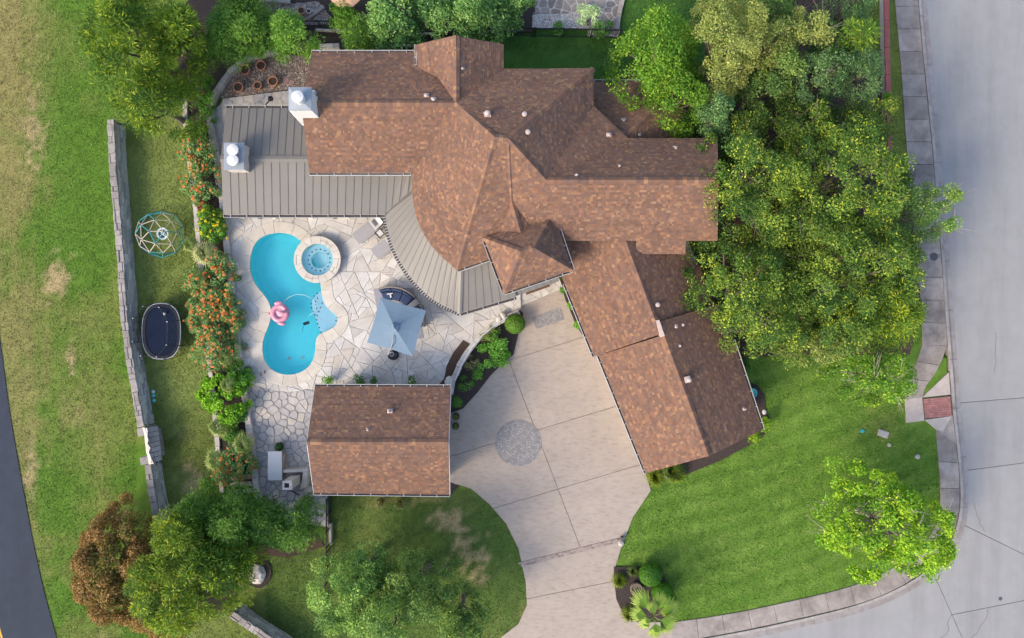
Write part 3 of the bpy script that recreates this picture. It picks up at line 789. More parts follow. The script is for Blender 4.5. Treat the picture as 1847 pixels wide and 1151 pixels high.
c = P2(522, 646, -1.0)
for dx in (0, .85): MB().lathe([(0.0, -.985), (.11, -.985), (.11, -.97), (0.001, -.968)], c[0] + dx, c[1] + dx * .05, 12).build('floor_drain', M['white_paint'], pool)
cop_out = offset_poly(POOL, 0.66); cop_in = offset_poly(POOL, -0.035)
segs = 38
bi, bo = resample(cop_in, segs * 4, True), None
cum = resample(list(zip(*[[p[0] for p in cop_in], [p[1] for p in cop_in], [p[0] for p in cop_out], [p[1] for p in cop_out]])), segs * 4, True)
k = 0; rnd = random.Random(2)
spa_r = 43 * S
while k < segs * 4:
    st = min(rnd.choice((4, 5, 6, 7)), segs * 4 - k)
    idx = [(k + t) % (segs * 4) for t in range(st + 1)]
    q = [(cum[i][0], cum[i][1]) for i in idx] + [(cum[i][2], cum[i][3]) for i in idx[::-1]]
    q = ccw(clean(q))
    mx = sum(p[0] for p in q) / len(q); my = sum(p[1] for p in q) / len(q)
    k += st
    if math.dist((mx, my), spa_c) < spa_r * .62: continue
    q = clean(offset_poly(q, -.0045))
    q = clean([p if math.dist(p, spa_c) > 1.12 else (spa_c[0] + (p[0] - spa_c[0]) * 1.12 / math.dist(p, spa_c), spa_c[1] + (p[1] - spa_c[1]) * 1.12 / math.dist(p, spa_c)) for p in q])
    if len(q) < 3 or abs(area2(q)) < .02: continue
    MB().prism(q, PZ - .06, PZ + .022 + rnd.uniform(0, .006), .012).build('coping_stone', M['coping'], pool)

# ------------------------------------------------------------------ raised spa
SZ = 0.68
spa = thing('spa', 'round raised spa with stone rim spilling towards the pool', 'spa', (*spa_c, 0))
def circ(r, n=48, c=spa_c, a0=0): return [(c[0] + r * math.cos(2 * math.pi * i / n + a0), c[1] + r * math.sin(2 * math.pi * i / n + a0)) for i in range(n)]
kz = (CAM_H - SZ) / CAM_H
ro, ri, rb, rf = 42.5 * S * kz, 28.5 * S * kz, 28.8 * S * kz, 14.5 * S * kz
MB().lathe([(ro - .04, -.9), (ro - .04, SZ - .08), (ri + .05, SZ - .08), (ri + .05, .1)], *spa_c, 48, closed=True).build('spa_wall', M['white_stone'], spa)
MB().lathe([(rb, SZ - .08), (rb, SZ - .45), (rf + .05, SZ - .47), (rf, SZ - .52), (rf, SZ - .95), (0.001, SZ - .98)], *spa_c, 48).build('seat_shell', M['spa_floor'], spa)
m_ = MB(); m_.face([(*p, SZ - .14) for p in circ(rb - .002)]); m_.build('water', M['spa_water'], spa)
MB().lathe([(0.12, SZ - .44), (.02, SZ - .43), (0.001, SZ - .43)], *spa_c, 12)
for i in range(15):
    t = 2 * math.pi * i / 15 + .2
    c = (spa_c[0] + 19.5 * S * math.cos(t), spa_c[1] + 19.5 * S * math.sin(t))
    MB().prism([(c[0] + .05 * math.cos(q * math.pi / 2 + t), c[1] + .05 * math.sin(q * math.pi / 2 + t)) for q in range(4)], SZ - .48, SZ - .44).build('marker_tile', M['tile'], spa)
MB().box(spa_c[0] + 13 * S, spa_c[1] + 14 * S, SZ - .46, SZ - .36, .36, .12, .1).build('step', M['shelf'], spa)
nst = 17; rnd = random.Random(6)
ang = sorted(2 * math.pi * (i + rnd.uniform(-.25, .25)) / nst for i in range(nst))
for i in range(nst):
    a0, a1 = ang[i], ang[(i + 1) % nst] + (2 * math.pi if i == nst - 1 else 0)
    tt = [a0 + (a1 - a0) * q / 5 for q in range(6)]
    mid = (ri + ro) / 2 + rnd.uniform(-.08, .08)
    if rnd.random() < .45:
        rr = ((ri, mid - .006), (mid + .006, ro))
    else: rr = ((ri, ro),)
    for r0, r1 in rr:
        q = [(spa_c[0] + r0 * math.cos(t), spa_c[1] + r0 * math.sin(t)) for t in tt] + [(spa_c[0] + r1 * math.cos(t), spa_c[1] + r1 * math.sin(t)) for t in tt[::-1]]
        MB().prism(clean(offset_poly(ccw(q), -.004)), SZ - .09, SZ + rnd.uniform(0, .008), .01).build('rim_stone', M['coping'], spa)
# ================================================================== ROOFS
SH_PAL = [((0.182, 0.109, 0.086), 5), ((0.203, 0.119, 0.088), 5), ((0.163, 0.103, 0.090), 4), ((0.237, 0.136, 0.094), 4), ((0.315, 0.172, 0.102), 2.2), ((0.352, 0.205, 0.124), .9), ((0.264, 0.130, 0.085), 2.0)]
SH_M = (0.205, 0.122, 0.092)
SH_C = [tuple(m + (a - m) * .72 for a, m in zip(c, SH_M)) for c, w in SH_PAL]; SH_W = [w for c, w in SH_PAL]
def newell(pts):
    n = Vector((0, 0, 0))
    for a, b in zip(pts, pts[1:] + pts[:1]):
        n += Vector(((a[1] - b[1]) * (a[2] + b[2]), (a[2] - b[2]) * (a[0] + b[0]), (a[0] - b[0]) * (a[1] + b[1])))
    return n.normalized()
class Roof:
    """collects the facets of one roof: a solid deck, courses of single shingles, caps on ridges and hips"""
    def __init__(s, seed): s.deck = MB(); s.sh = MB(); s.cap = MB(); s.rnd = random.Random(seed)
    def facet(s, pts):
        pts = [Vector(p) for p in pts]
        n = newell(pts)
        if n.z < 0: pts = pts[::-1]; n = newell(pts)
        c = sum(pts, Vector()) / len(pts)
        if len(pts) > 3 and max(abs((p - c).dot(n)) for p in pts) > 0.16:
            for k in range(1, len(pts) - 1): s.facet([pts[0], pts[k], pts[k + 1]])
            return
        pts = [Vector((p.x, p.y, c.z - ((p.x - c.x) * n.x + (p.y - c.y) * n.y) / n.z)) for p in pts]   # flatten on to the slope
        i = len(s.deck.v); m = len(pts)
        s.deck.v += [tuple(p) for p in pts] + [(p.x, p.y, p.z - .16) for p in pts]
        s.deck.f.append(tuple(range(i, i + m))); s.deck.f.append(tuple(range(i + m, i + 2 * m))[::-1])
        for k in range(m):
            j = (k + 1) % m; s.deck.f.append((i + k, i + m + k, i + m + j, i + j))
        s.deck.c += [None] * (m + 2)
        up = Vector((0, 0, 1)); v = (up - n * up.dot(n))
        if v.length < 1e-4: return
        v.normalize(); u = v.cross(n)
        o = min(pts, key=lambda p: p.z)
        poly = ccw([((p - o).dot(u), (p - o).dot(v)) for p in pts])
        u0, u1 = min(p[0] for p in poly), max(p[0] for p in poly)
        v1 = max(p[1] for p in poly)
        E = 0.13; rows = int(v1 / E) + 1; rnd = s.rnd
        base = rnd.random()
        for r in range(rows):
            va, vb = r * E - (.02 if r == 0 else 0), (r + 1) * E
            strip = clip_half(clip_half(poly, (0, va), (1, va)), (1, vb), (0, vb))
            if len(strip) < 3: continue
            sa, sb = min(p[0] for p in strip), max(p[0] for p in strip)
            x = sa - rnd.uniform(0, .3)
            tone_row = rnd.uniform(.93, 1.07)
            while x < sb:
                w = rnd.choice((.09, .12, .15, .18, .22))
                q = clip_half(clip_half(strip, (x, 1), (x, 0)), (x + w, 0), (x + w, 1))
                x += w
                if len(q) < 3 or abs(area2(q)) < 1e-4: continue
                col = rnd.choices(SH_C, SH_W)[0]; f = rnd.uniform(.88, 1.12) * tone_row
                col = tuple(a * f for a in col)
                lift = 0.016 + rnd.choice((0, 0, .007))
                pts3 = []
                for (a, b) in q:
                    h = 0.006 + lift * (1 - (b - va) / (vb - va))
                    pts3.append(tuple(o + u * a + v * b + n * h))
                s.sh.face(pts3, col)
                lo = [k for k in range(len(q)) if abs(q[k][1] - va) < 1e-5 and abs(q[(k + 1) % len(q)][1] - va) < 1e-5]
                for k in lo:
                    a, b = q[k], q[(k + 1) % len(q)]
                    s.sh.face([pts3[k], tuple(o + u * a[0] + v * a[1] - n * .002), tuple(o + u * b[0] + v * b[1] - n * .002), pts3[(k + 1) % len(q)]], col)
    def ridge(s, a, b, droop=.55, w=.17):
        a, b = Vector(a), Vector(b); d = b - a; L = d.length; d.normalize()
        side = d.cross(Vector((0, 0, 1))).normalized(); up = side.cross(d)
        k = 0; step = .2
        while k * step < L:
            t0, t1 = k * step, min(L, (k + 1) * step + .03)
            col = s.rnd.choices(SH_C, SH_W)[0]; f = s.rnd.uniform(.95, 1.12); col = tuple(c * f for c in col)
            z0, z1 = .075, .05
            r = lambda t, e, z: tuple(a + d * t + side * e + up * (z - abs(e) * droop))
            s.cap.face([r(t0, -w, z0), r(t0, 0, z0), r(t1, 0, z1), r(t1, -w, z1)], col)
            s.cap.face([r(t0, 0, z0), r(t0, w, z0), r(t1, w, z1), r(t1, 0, z1)], col)
            k += 1
    def build(s, parent):
        r = s.deck.build('roof', M['roof_deck'], parent)
        s.sh.build('shingles', M['shingle'], r, kind='stuff')
        if s.cap.f: s.cap.build('ridge_cap', M['shingle'], r, kind='stuff')
        return r
def gutter(parent, a, b, w=.13, step=.95, lip=.026):
    """open white gutter between two eave points, with straps"""
    a, b = Vector(a), Vector(b); d = (b - a); L = d.length; d.normalize()
    out = d.cross(Vector((0, 0, 1))).normalized()            # to the right of a->b
    g = MB(); z = -.02
    def bar(t0, t1, e0, e1, z0, z1):
        p = [a + d * t + out * e for t, e in ((t0, e0), (t1, e0), (t1, e1), (t0, e1))]
        g.prism([(q.x, q.y) for q in p], a.z + z0, a.z + z1, 0, None, True)
    bar(0, L, w - .02, w - .02 + lip, -.13, .03); bar(0, L, .0, .012, -.13, -.02)
    bar(-.01, .01, 0, w, -.13, .02); bar(L - .01, L + .01, 0, w, -.13, .02)
    t = .4
    while t < L - .1: bar(t, t + .035, 0, w, .0, .025); t += step
    o = g.build('gutter', M['gutter_white'], parent)
    t = MB()
    p = [a + d * t_ + out * e for t_, e in ((0, .0), (L, .0), (L, w), (0, w))]
    t.prism([(q.x, q.y) for q in p], a.z - .12, a.z - .05)
    t.build('gutter_trough', M['gutter_in'], o)
    return o
def wallprism(mb, pts, z1, z0=-.1): mb.prism(pts, z0, z1)

# ------------------------------------------------------------------ main house
house = thing('house', 'large single-family house with brown shingle hips and a curved wing', 'house', P(900, 350, 0))
E0, EW = 5.0, 4.5                                   # eave heights: main body, west wing
Q = lambda x, y, z: P(x, y, z)
R1 = Q(823, 186, 6.35); PK1 = Q(893, 248, 8.1); PK2 = Q(917, 250, 8.1); J = Q(985, 325, 7.05)
NEc = Q(1070, 124, E0); E2 = Q(1070, 191, E0); D2 = Q(1133, 250, E0)
roof = Roof(1)
WNe, WNe2, WSe = Q(562, 95, EW), Q(760, 95, EW), Q(558, 312, EW)
WR = Q(543.5, 186, 6.25)
SWc = Q(745, 312, EW)
roof.facet([WNe, WNe2, Q(790, 125, 5.05), R1, WR])                              # west wing, north slope
roof.facet([WSe, SWc, R1, WR])                                # west wing, south slope
# north gable
GE = 5.0
ga, gb, gc_ = Q(747, 81, GE), Q(823, 65, 6.4), Q(908, 80, GE)
roof.facet([ga, gb, R1, Q(790, 140, 5.5), Q(747, 118, GE)])
roof.facet([gb, gc_, Q(908, 124, GE), R1])
# main north slope, east slope, north-east slope
roof.facet([R1, Q(908, 124, E0), NEc, PK2, PK1])
K = Q(950, 286.5, 7.6)
roof.facet([PK2, NEc, E2, K])
roof.facet([E2, D2, J]); roof.facet([E2, J, K])
# east wing
EN, ER, ES = Q(1294, 250, E0), Q(1296, 325, 7.05), Q(1294, 434, E0)
V1 = Q(950, 392, 5.8)
roof.facet([D2, EN, ER, J])
roof.facet([J, ER, ES, Q(940, 434, E0), V1])
bz = E0 - .43
roof.facet([Q(1148, 434, E0 + .004), Q(1237, 434, E0 + .004), Q(1236, 458, bz), Q(1147, 458, bz)])
roof.facet([PK2, J, V1])
# curved wing: a fan of slopes round the peak
fan = chaikin([(745, 312), (743, 340), (748, 382), (762, 420), (788, 456), (825, 487)], False, 1)
fan3 = [Q(x, y, EW) for x, y in fan]
roof.facet([fan3[0], PK1, R1])
for a, b in zip(fan3, fan3[1:]): roof.facet([a, b, PK1])
A_, B_, C_ = Q(923, 364, 6.2), Q(941, 425, 5.74), Q(886, 452, 4.75)
FSe, FSc = Q(905, 460, EW), Q(825, 487, EW)
roof.facet([PK1, PK2, A_]); roof.facet([PK1, A_, FSc]); roof.facet([A_, C_, FSc]); roof.facet([C_, FSe, FSc])
roof.facet([A_, B_, C_]); roof.facet([A_, Q(985, 440, 5.0), B_])
roof.facet([PK2, V1, A_]); roof.facet([A_, V1, Q(985, 440, 5.0)])
for a, b in ((WR, R1), (gb, R1), (R1, PK1), (PK1, PK2), (NEc, PK2), (PK2, J), (J, ER), (FSc, PK1), (A_, PK2), (A_, B_)): roof.ridge(a, b)
# square turret over the entry
TE, TA = 5.4, 6.85
tc = [Q(873, 430, TE), Q(910, 528, TE), Q(1032, 487, TE), Q(998, 384, TE)]       # W, S, E, N corners
ta, tb = Q(940, 454, TA), Q(962, 447, TA)
roof.facet([tc[0], tc[1], ta]); roof.facet([tc[1], tc[2], tb, ta]); roof.facet([tc[2], tc[3], tb]); roof.facet([tc[3], tc[0], ta, tb])
for a, b in ((tc[0], ta), (tc[1], ta), (ta, tb), (tc[2], tb), (tc[3], tb)): roof.ridge(a, b)
# lower roof behind the east wing
LZ = 3.0
roof.facet([Q(1066, 148, LZ), Q(1236, 148, LZ), Q(1128, 247, 4.75), Q(1062, 247, 4.75)])
roof.facet([Q(1236, 148, LZ), Q(1236, 262, LZ), Q(1128, 262, 4.75), Q(1128, 247, 4.75)])
roof.ridge(Q(1236, 148, LZ), Q(1128, 247, 4.75))
# garage wing: back roof and front roof with a small step between them
g1a, g1b, g1r0, g1r1 = Q(1008, 485, 3.0), Q(1072, 643, 3.0), Q(1122, 418, 4.88), Q(1191, 603, 4.88)
roof.facet([g1a, g1b, g1r1, g1r0, Q(1000, 430, 3.3)])
roof.facet([g1r0, g1r1, Q(1298, 585, 2.75), Q(1262, 480, 2.75), Q(1212, 440, 3.6), Q(1170, 420, 4.2)])
roof.facet([Q(1170, 462, 4.12), Q(1236, 512, 3.08), Q(1246, 455, 3.08), Q(1180, 440, 4.12)])
g2a, g2b = Q(1080, 641, 2.85), Q(1165, 853, 2.85)
g2r0, g2r1 = Q(1190, 580, 4.86), Q(1278, 823, 4.86)
g2c, g2d = Q(1375, 775, 2.85), Q(1300, 547, 2.85)
roof.facet([g2a, g2b, g2r1, Q(1197.5, 604, 4.86)])
roof.facet([g2r0, g2r1, g2c, g2d])
roof.ridge(g1r0, Q(1184, 585, 4.88)); roof.ridge(Q(1198, 606, 4.86), g2r1)
rr = roof.build(house)
# small boxed step where the two garage ridges meet
MB().prism(PP([(1183, 578), (1189, 577), (1199, 606), (1192, 608)], 5.0), 4.4, 5.02).build('roof_step', M['vent'], house)
# walls under the eaves
w = MB()
wallprism(w, PP([(578, 112), (756, 112), (756, 300), (575, 300)], 4.3), 4.3)
wallprism(w, PP([(764, 98), (892, 98), (892, 300), (764, 300)], 4.85), 4.8)
wallprism(w, PP([(800, 140), (1052, 140), (1056, 198), (1116, 262), (1280, 264), (1280, 420), (1010, 420), (890, 452), (832, 468), (798, 440), (775, 410), (760, 375), (757, 325), (780, 250)], 4.4), 4.35)
wallprism(w, PP([(1075, 162), (1222, 162), (1222, 270), (1075, 270)], 2.9), 2.85)
wallprism(w, PP([(1025, 480), (1085, 632), (1095, 640), (1176, 838), (1355, 770), (1282, 545), (1240, 430), (1010, 430)], 2.6), 2.6)
wallprism(w, PP([(884, 434), (914, 516), (1020, 481), (992, 396)], 5.2), 5.2)
w.build('wall', M['stucco'], house)
# gutters
def eave(a, b, **k): return gutter(house, a, b, **k)
eave(WNe2, WNe) if False else None
for a, b in ((Q(747, 95, EW), WNe), (WSe, Q(741, 312, EW)), (Q(1160, 148, LZ), Q(1072, 148, LZ)), (tc[0], tc[1]), (tc[1], tc[2]), (tc[2], tc[3]), (FSc, Q(884, 466, EW)), (Q(1019, 512, 3.0), g1b), (g2a, g2b), (g2c, Q(1322, 614, 2.85)), (Q(747, 117, GE), ga)):
    a, b = Vector(a), Vector(b)
    # run it so that the outside lies to the right
    gutter(house, a, b)
# roof vents and flues
def vent(x, y, z, kind):
    c = P(x, y, z); m_ = MB(); z = z - .06
    if kind == 'flue':
        m_.lathe([(.08, z - .35), (.08, z + .2), (.13, z + .2), (.13, z + .3), (.05, z + .34), (.001, z + .34)], c[0], c[1], 12)
        m_.box(c[0], c[1], z - .3, z - .02, .34, .34, .2)
    elif kind == 'pipe':
        m_.lathe([(.10, z - .3), (.10, z - .02), (.05, z + .02), (.05, z + .2), (.001, z + .2)], c[0], c[1], 10)
    else:
        m_.box(c[0], c[1], z - .3, z + .02, .27, .2, 0, .03); m_.lathe([(.06, z), (.06, z + .1), (.08, z + .11), (.001, z + .16)], c[0], c[1] - .05, 10)
    m_.build('roof_vent', M['vent'], house)
for v in ((769, 171, 6.2, 'hood'), (782, 178, 6.35, 'hood'), (834, 122, 6.2, 'hood'), (879, 206, 7.25, 'flue'), (946, 208, 7.05, 'flue'), (952, 240, 7.4, 'flue'), (1099, 242, 5.55, 'hood'), (1125, 216, 4.3, 'hood'), (1153, 242, 4.4, 'hood'), (1219, 266, 5.5, 'hood'), (1117, 300, 6.45, 'pipe'), (1040, 316, 6.95, 'pipe'), (1163, 484, 4.35, 'pipe'), (1219, 520, 3.7, 'pipe'), (1185, 550, 4.5, 'flue'), (1219, 588, 4.55, 'hood'), (1232, 586, 4.35, 'pipe'), (1226, 624, 4.65, 'pipe'), (1241, 685, 4.9, 'flue'), (1343, 738, 3.4, 'pipe')):
    vent(*v)
# white stuccoed chimney with a galvanised cap, and the plain one on the porch
cz = 7.5
c1 = PP([(521, 158), (561, 158), (561, 198), (521, 198)], cz)
MB().prism(offset_poly(ccw(c1), -.05), 2.5, cz - .04).build('chimney', M['white_paint'], house)
ch = [o for o in house.children if o.name.startswith('chimney')][0]
b_ = MB(); q = ccw(c1); cc = P2(538, 177, cz)
for i in range(4): b_.face([(*q[i], cz), (*q[(i + 1) % 4], cz), (cc[0], cc[1], cz + .16)])
b_.prism(offset_poly(q, .02), cz - .07, cz); b_.build('chimney_cap', M['galv'], ch)
MB().lathe([(.26, cz + .05), (.26, cz + .45), (.30, cz + .45), (.30, cz + .55), (.1, cz + .6), (.001, cz + .6)], *P2(538, 176, cz + .4), 18, ).build('chimney_pot', M['white_paint'], ch)
fl = MB()                                         # sloping shoulder where the stack meets the wing
fl.v += [P(521, 199, 5.2), P(545, 226, 3.6), P(552, 228, 3.6), P(562, 198, 6.0), P(521, 195, 7.0), P(561, 195, 7.0)]
fl.f += [(0, 1, 3, 5, 4), (1, 2, 3)]; fl.c += [None, None]; fl.build('chimney_shoulder', M['white_paint'], ch)
for y in (165, 182, 207): MB().prism(PP([(558, y - 2), (568, y - 2), (568, y + 2), (558, y + 2)], 6.3), 5.9, 6.34).build('flashing', M['white_paint'], ch)

# ------------------------------------------------------------------ standing-seam porch roofs
porch = thing('porch_roof', 'grey standing-seam metal porch roof wrapping the curved wing', 'roof', P(560, 340, 0))
def panels(lo, hi, parent=porch, rib_first=False):
    """one metal pan between each pair of eave / top points, with an upstand along its edge"""
    for i in range(len(lo) - 1):
        a, b, c, d = Vector(lo[i]), Vector(lo[i + 1]), Vector(hi[i + 1]), Vector(hi[i])
        m_ = MB(); t = Vector((0, 0, -.06))
        m_.face([a, b, c, d]); m_.face([a + t, b + t, b, a]); m_.face([d + t, c + t, b + t, a + t])
        o = m_.build('metal_panel', M['metal_roof'], parent)
        s0, s1 = b, c
        if (s1 - s0).length < .15: continue
        dr = (s1 - s0).normalized(); sd = dr.cross(Vector((0, 0, 1))).normalized() * .011; up = Vector((0, 0, .03))
        r_ = MB()
        r_.face([s0 - sd, s0 - sd + up, s1 - sd + up, s1 - sd]); r_.face([s0 + sd, s1 + sd, s1 + sd + up, s0 + sd + up]); r_.face([s0 - sd + up, s0 + sd + up, s1 + sd + up, s1 - sd + up])
        r_.face([s0 - sd, s0 + sd, s0 + sd + up, s0 - sd + up])
        r_.build('seam', M['seam'], o)
def lin(a, b, n): return [tuple(a[k] + (b[k] - a[k]) * i / n for k in range(3)) for i in range(n + 1)]
ze, zr = 2.9, 3.55
panels(lin(Q(408, 195, ze), Q(574, 195, ze), 12), lin(Q(398.5, 286, zr), Q(570, 286, zr), 12))
panels(lin(Q(403, 387, ze), Q(549, 387, ze), 10), lin(Q(398.5, 289, zr), Q(549, 289, zr), 10))
panels(lin(Q(549, 387, ze), Q(695, 387, ze), 10), lin(Q(549, 289, 3.55), Q(700, 289, 3.55), 10))
lo_ = lin(Q(695, 387, ze), Q(695, 387, ze), 3); hi_ = lin(Q(700, 300, 3.5), Q(752, 318, 3.6), 3)
panels([Q(695, 387, ze), Q(706, 376, 2.98), Q(720, 363, 3.1), Q(735, 350, 3.25), Q(752, 335, 3.45)], [Q(700, 300, 3.5), Q(713, 300, 3.5), Q(727, 300, 3.5), Q(741, 300, 3.5), Q(753, 300, 3.5)])
bz_ = MB()
a, b, c, d = [Vector(P(*t)) for t in ((397.5, 281, zr + .02), (572, 281, zr + .02), (572, 293, zr + .02), (397.5, 293, zr + .02))]
mid0, mid1 = Vector(P(397.5, 287, zr + .06)), Vector(P(572, 287, zr + .06))
bz_.face([a, b, mid1, mid0]); bz_.face([mid0, mid1, c, d]); bz_.build('ridge_flashing', M['metal_roof'], porch)
oc = chaikin([(695, 387), (699, 415), (709, 447), (727, 482), (752, 515), (785, 545), (830, 565)], False, 2)
ic = chaikin([(752, 335), (748, 352), (752, 384), (766, 420), (792, 456), (822, 484), (832, 492)], False, 2)
NP = 17
lo = [Q(x, y, ze) for x, y in resample(oc, NP)]; hi = [Q(x, y, 3.72) for x, y in resample(ic, NP)]
hi[0] = Q(752, 335, 3.45)
panels(lo, hi)
panels(lin(Q(830, 565, ze), Q(931, 535, ze), 7), lin(Q(832, 490, 3.75), Q(915, 462, 3.75), 7))
m_ = MB(); a, b = Vector(Q(829, 566, ze + .06)), Vector(Q(832, 486, 3.82)); sd = Vector((.13, 0, 0))
m_.face([a - sd, a + Vector((0, 0, .04)), b + Vector((0, 0, .04)), b - sd]); m_.face([a + Vector((0, 0, .04)), a + sd, b + sd, b + Vector((0, 0, .04))]); m_.build('hip_flashing', M['metal_roof'], porch)
m_ = MB(); a, b = Vector(Q(695, 388, ze + .03)), Vector(Q(754, 335, 3.5)); sd = Vector((.06, .07, 0))
m_.face([a - sd, a + sd, b + sd, b - sd]); m_.build('valley_flashing', M['seam'], porch)
for a, b in ((Q(521, 195, ze), Q(408, 195, ze)), (Q(403, 387, ze), Q(695, 387, ze)), (Q(830, 565, ze), Q(931, 535, ze))): gutter(porch, a, b, .17, .93, .016)
cv = [Q(x, y, ze) for x, y in resample(oc, 46)]
g_ = MB()
for i in range(46):                              # the curved gutter is guarded by short dark leaf screens with white gaps
    a, b = Vector(cv[i]), Vector(cv[i + 1]); d = (b - a).normalized(); o_ = d.cross(Vector((0, 0, 1)))
    a2 = a + d * .02; b2 = b - d * .02
    g_.face([a2 + o_ * .01, a2 + o_ * .185, b2 + o_ * .185, b2 + o_ * .01])
g_.build('gutter_screen', M['gutter_in'], porch)
g_ = MB()
for i in range(46):
    a, b = Vector(cv[i]), Vector(cv[i + 1]); d = (b - a).normalized(); o_ = d.cross(Vector((0, 0, 1)))
    z = Vector((0, 0, -.02)); dn = Vector((0, 0, -.15))
    g_.face([a + z, a + o_ * .15 + z, b + o_ * .15 + z, b + z]); g_.face([a + o_ * .15 + z, a + o_ * .15 + dn, b + o_ * .15 + dn, b + o_ * .15 + z])
g_.build('curved_gutter', M['white_paint'], porch)
for k, (x, y) in enumerate(((410, 380), (470, 380), (540, 380), (610, 380), (680, 380), (712, 440), (752, 505), (815, 552), (900, 538))):   # posts
    c = P2(x, y, 2.7); MB().box(c[0], c[1], 0, 2.8, .22, .22, 0, .02).build('post', M['stucco'], porch)
canopy = thing('entry_canopy', 'small grey metal canopy with a dark timber beam at the front entry', 'canopy', P(968, 518, 0))
panels(lin(Q(928, 535, 2.8), Q(1008, 507, 2.8), 6), lin(Q(915, 505, 3.3), Q(995, 477, 3.3), 6), canopy)
MB().prism(PP([(950, 527), (990, 513), (991.5, 517), (951.5, 531)], 2.3), 2.15, 2.35).build('beam', M['beam'], canopy)
for x, y in ((952, 527), (989, 514)): c = P2(x, y, 2.2); MB().box(c[0], c[1], 0.1, 2.15, .14, .14, .3).build('post', M['beam'], canopy)
pz = 4.35
pc = thing('porch_chimney', 'white stone chimney with two round flues on the metal porch roof', 'chimney', P(423, 284, 3.3))
q = ccw(PP([(404, 257.5), (440, 257.5), (440, 306), (404, 306)], pz))
MB().prism(offset_poly(q, -.04), 3.0, pz - .03).build('stack', M['white_stone'], pc)
MB().prism(offset_poly(q, .01), pz - .05, pz, .01).build('cap', M['galv'], pc)
for y in (270, 288.5):
    c = P2(419, y, pz + .35); MB().lathe([(.12, pz - .01), (.13, pz + .2), (.31, pz + .22), (.31, pz + .33), (.12, pz + .38), (.001, pz + .38)], *c, 22).build('flue_hat', M['white_paint'], pc)

# ------------------------------------------------------------------ pool house
ph = thing('pool_house', 'free-standing gabled outbuilding with brown shingles and white gutters', 'outbuilding', P(685, 795, 0))
r2 = Roof(5); pe, pr = 2.8, 4.3
n0, n1, s0, s1, a, b = Q(568, 697, pe), Q(813, 698, pe), Q(566, 889, pe), Q(811, 892, pe), Q(553.5, 797, pr), Q(809, 797, pr)
r2.facet([n0, a, b, n1]); r2.facet([s0, s1, b, a]); r2.ridge(a, b); r2.build(ph)
m_ = MB(); m_.prism(PP([(585, 712), (800, 712), (800, 878), (585, 878)], 2.6), -.1, 2.7); m_.build('wall', M['stucco'], ph)
g_ = MB()
for x in (590, 797):
    p0, p1, p2_ = P(x, 715, 2.6), P(x, 875, 2.6), P(x, 797, 4.1); g_ = MB(); g_.face([p0, p1, p2_]); g_.build('gable_wall', M['stucco'], ph)
gutter(ph, n1, n0); gutter(ph, s0, s1)
for (p, q_) in ((n1, b), (b, s1), (a, n0), (s0, a)):       # white bargeboards
    p, q_ = Vector(p), Vector(q_); m_ = MB(); d = Vector((.03 if p.x > -8 else -.03, 0, 0)); dn = Vector((0, 0, -.2))
    m_.v += [tuple(p), tuple(q_), tuple(q_ + d), tuple(p + d), tuple(p + dn), tuple(q_ + dn), tuple(q_ + d + dn), tuple(p + d + dn)]
    m_.f += [(0, 1, 2, 3), (2, 6, 7, 3), (0, 4, 5, 1)]; m_.c += [None] * 3; m_.build('bargeboard', M['white_paint'], ph)
for x, y in ((703, 742), (665, 774)):
    c = P(x, y, 3.75); m_ = MB(); m_.box(c[0], c[1], 3.3, 3.72 + (.25 if y > 760 else 0), .3, .22, 0, .03); m_.lathe([(.07, 3.6), (.07, 4.05), (.001, 4.1)], c[0], c[1], 10); m_.build('roof_vent', M['vent'], ph)
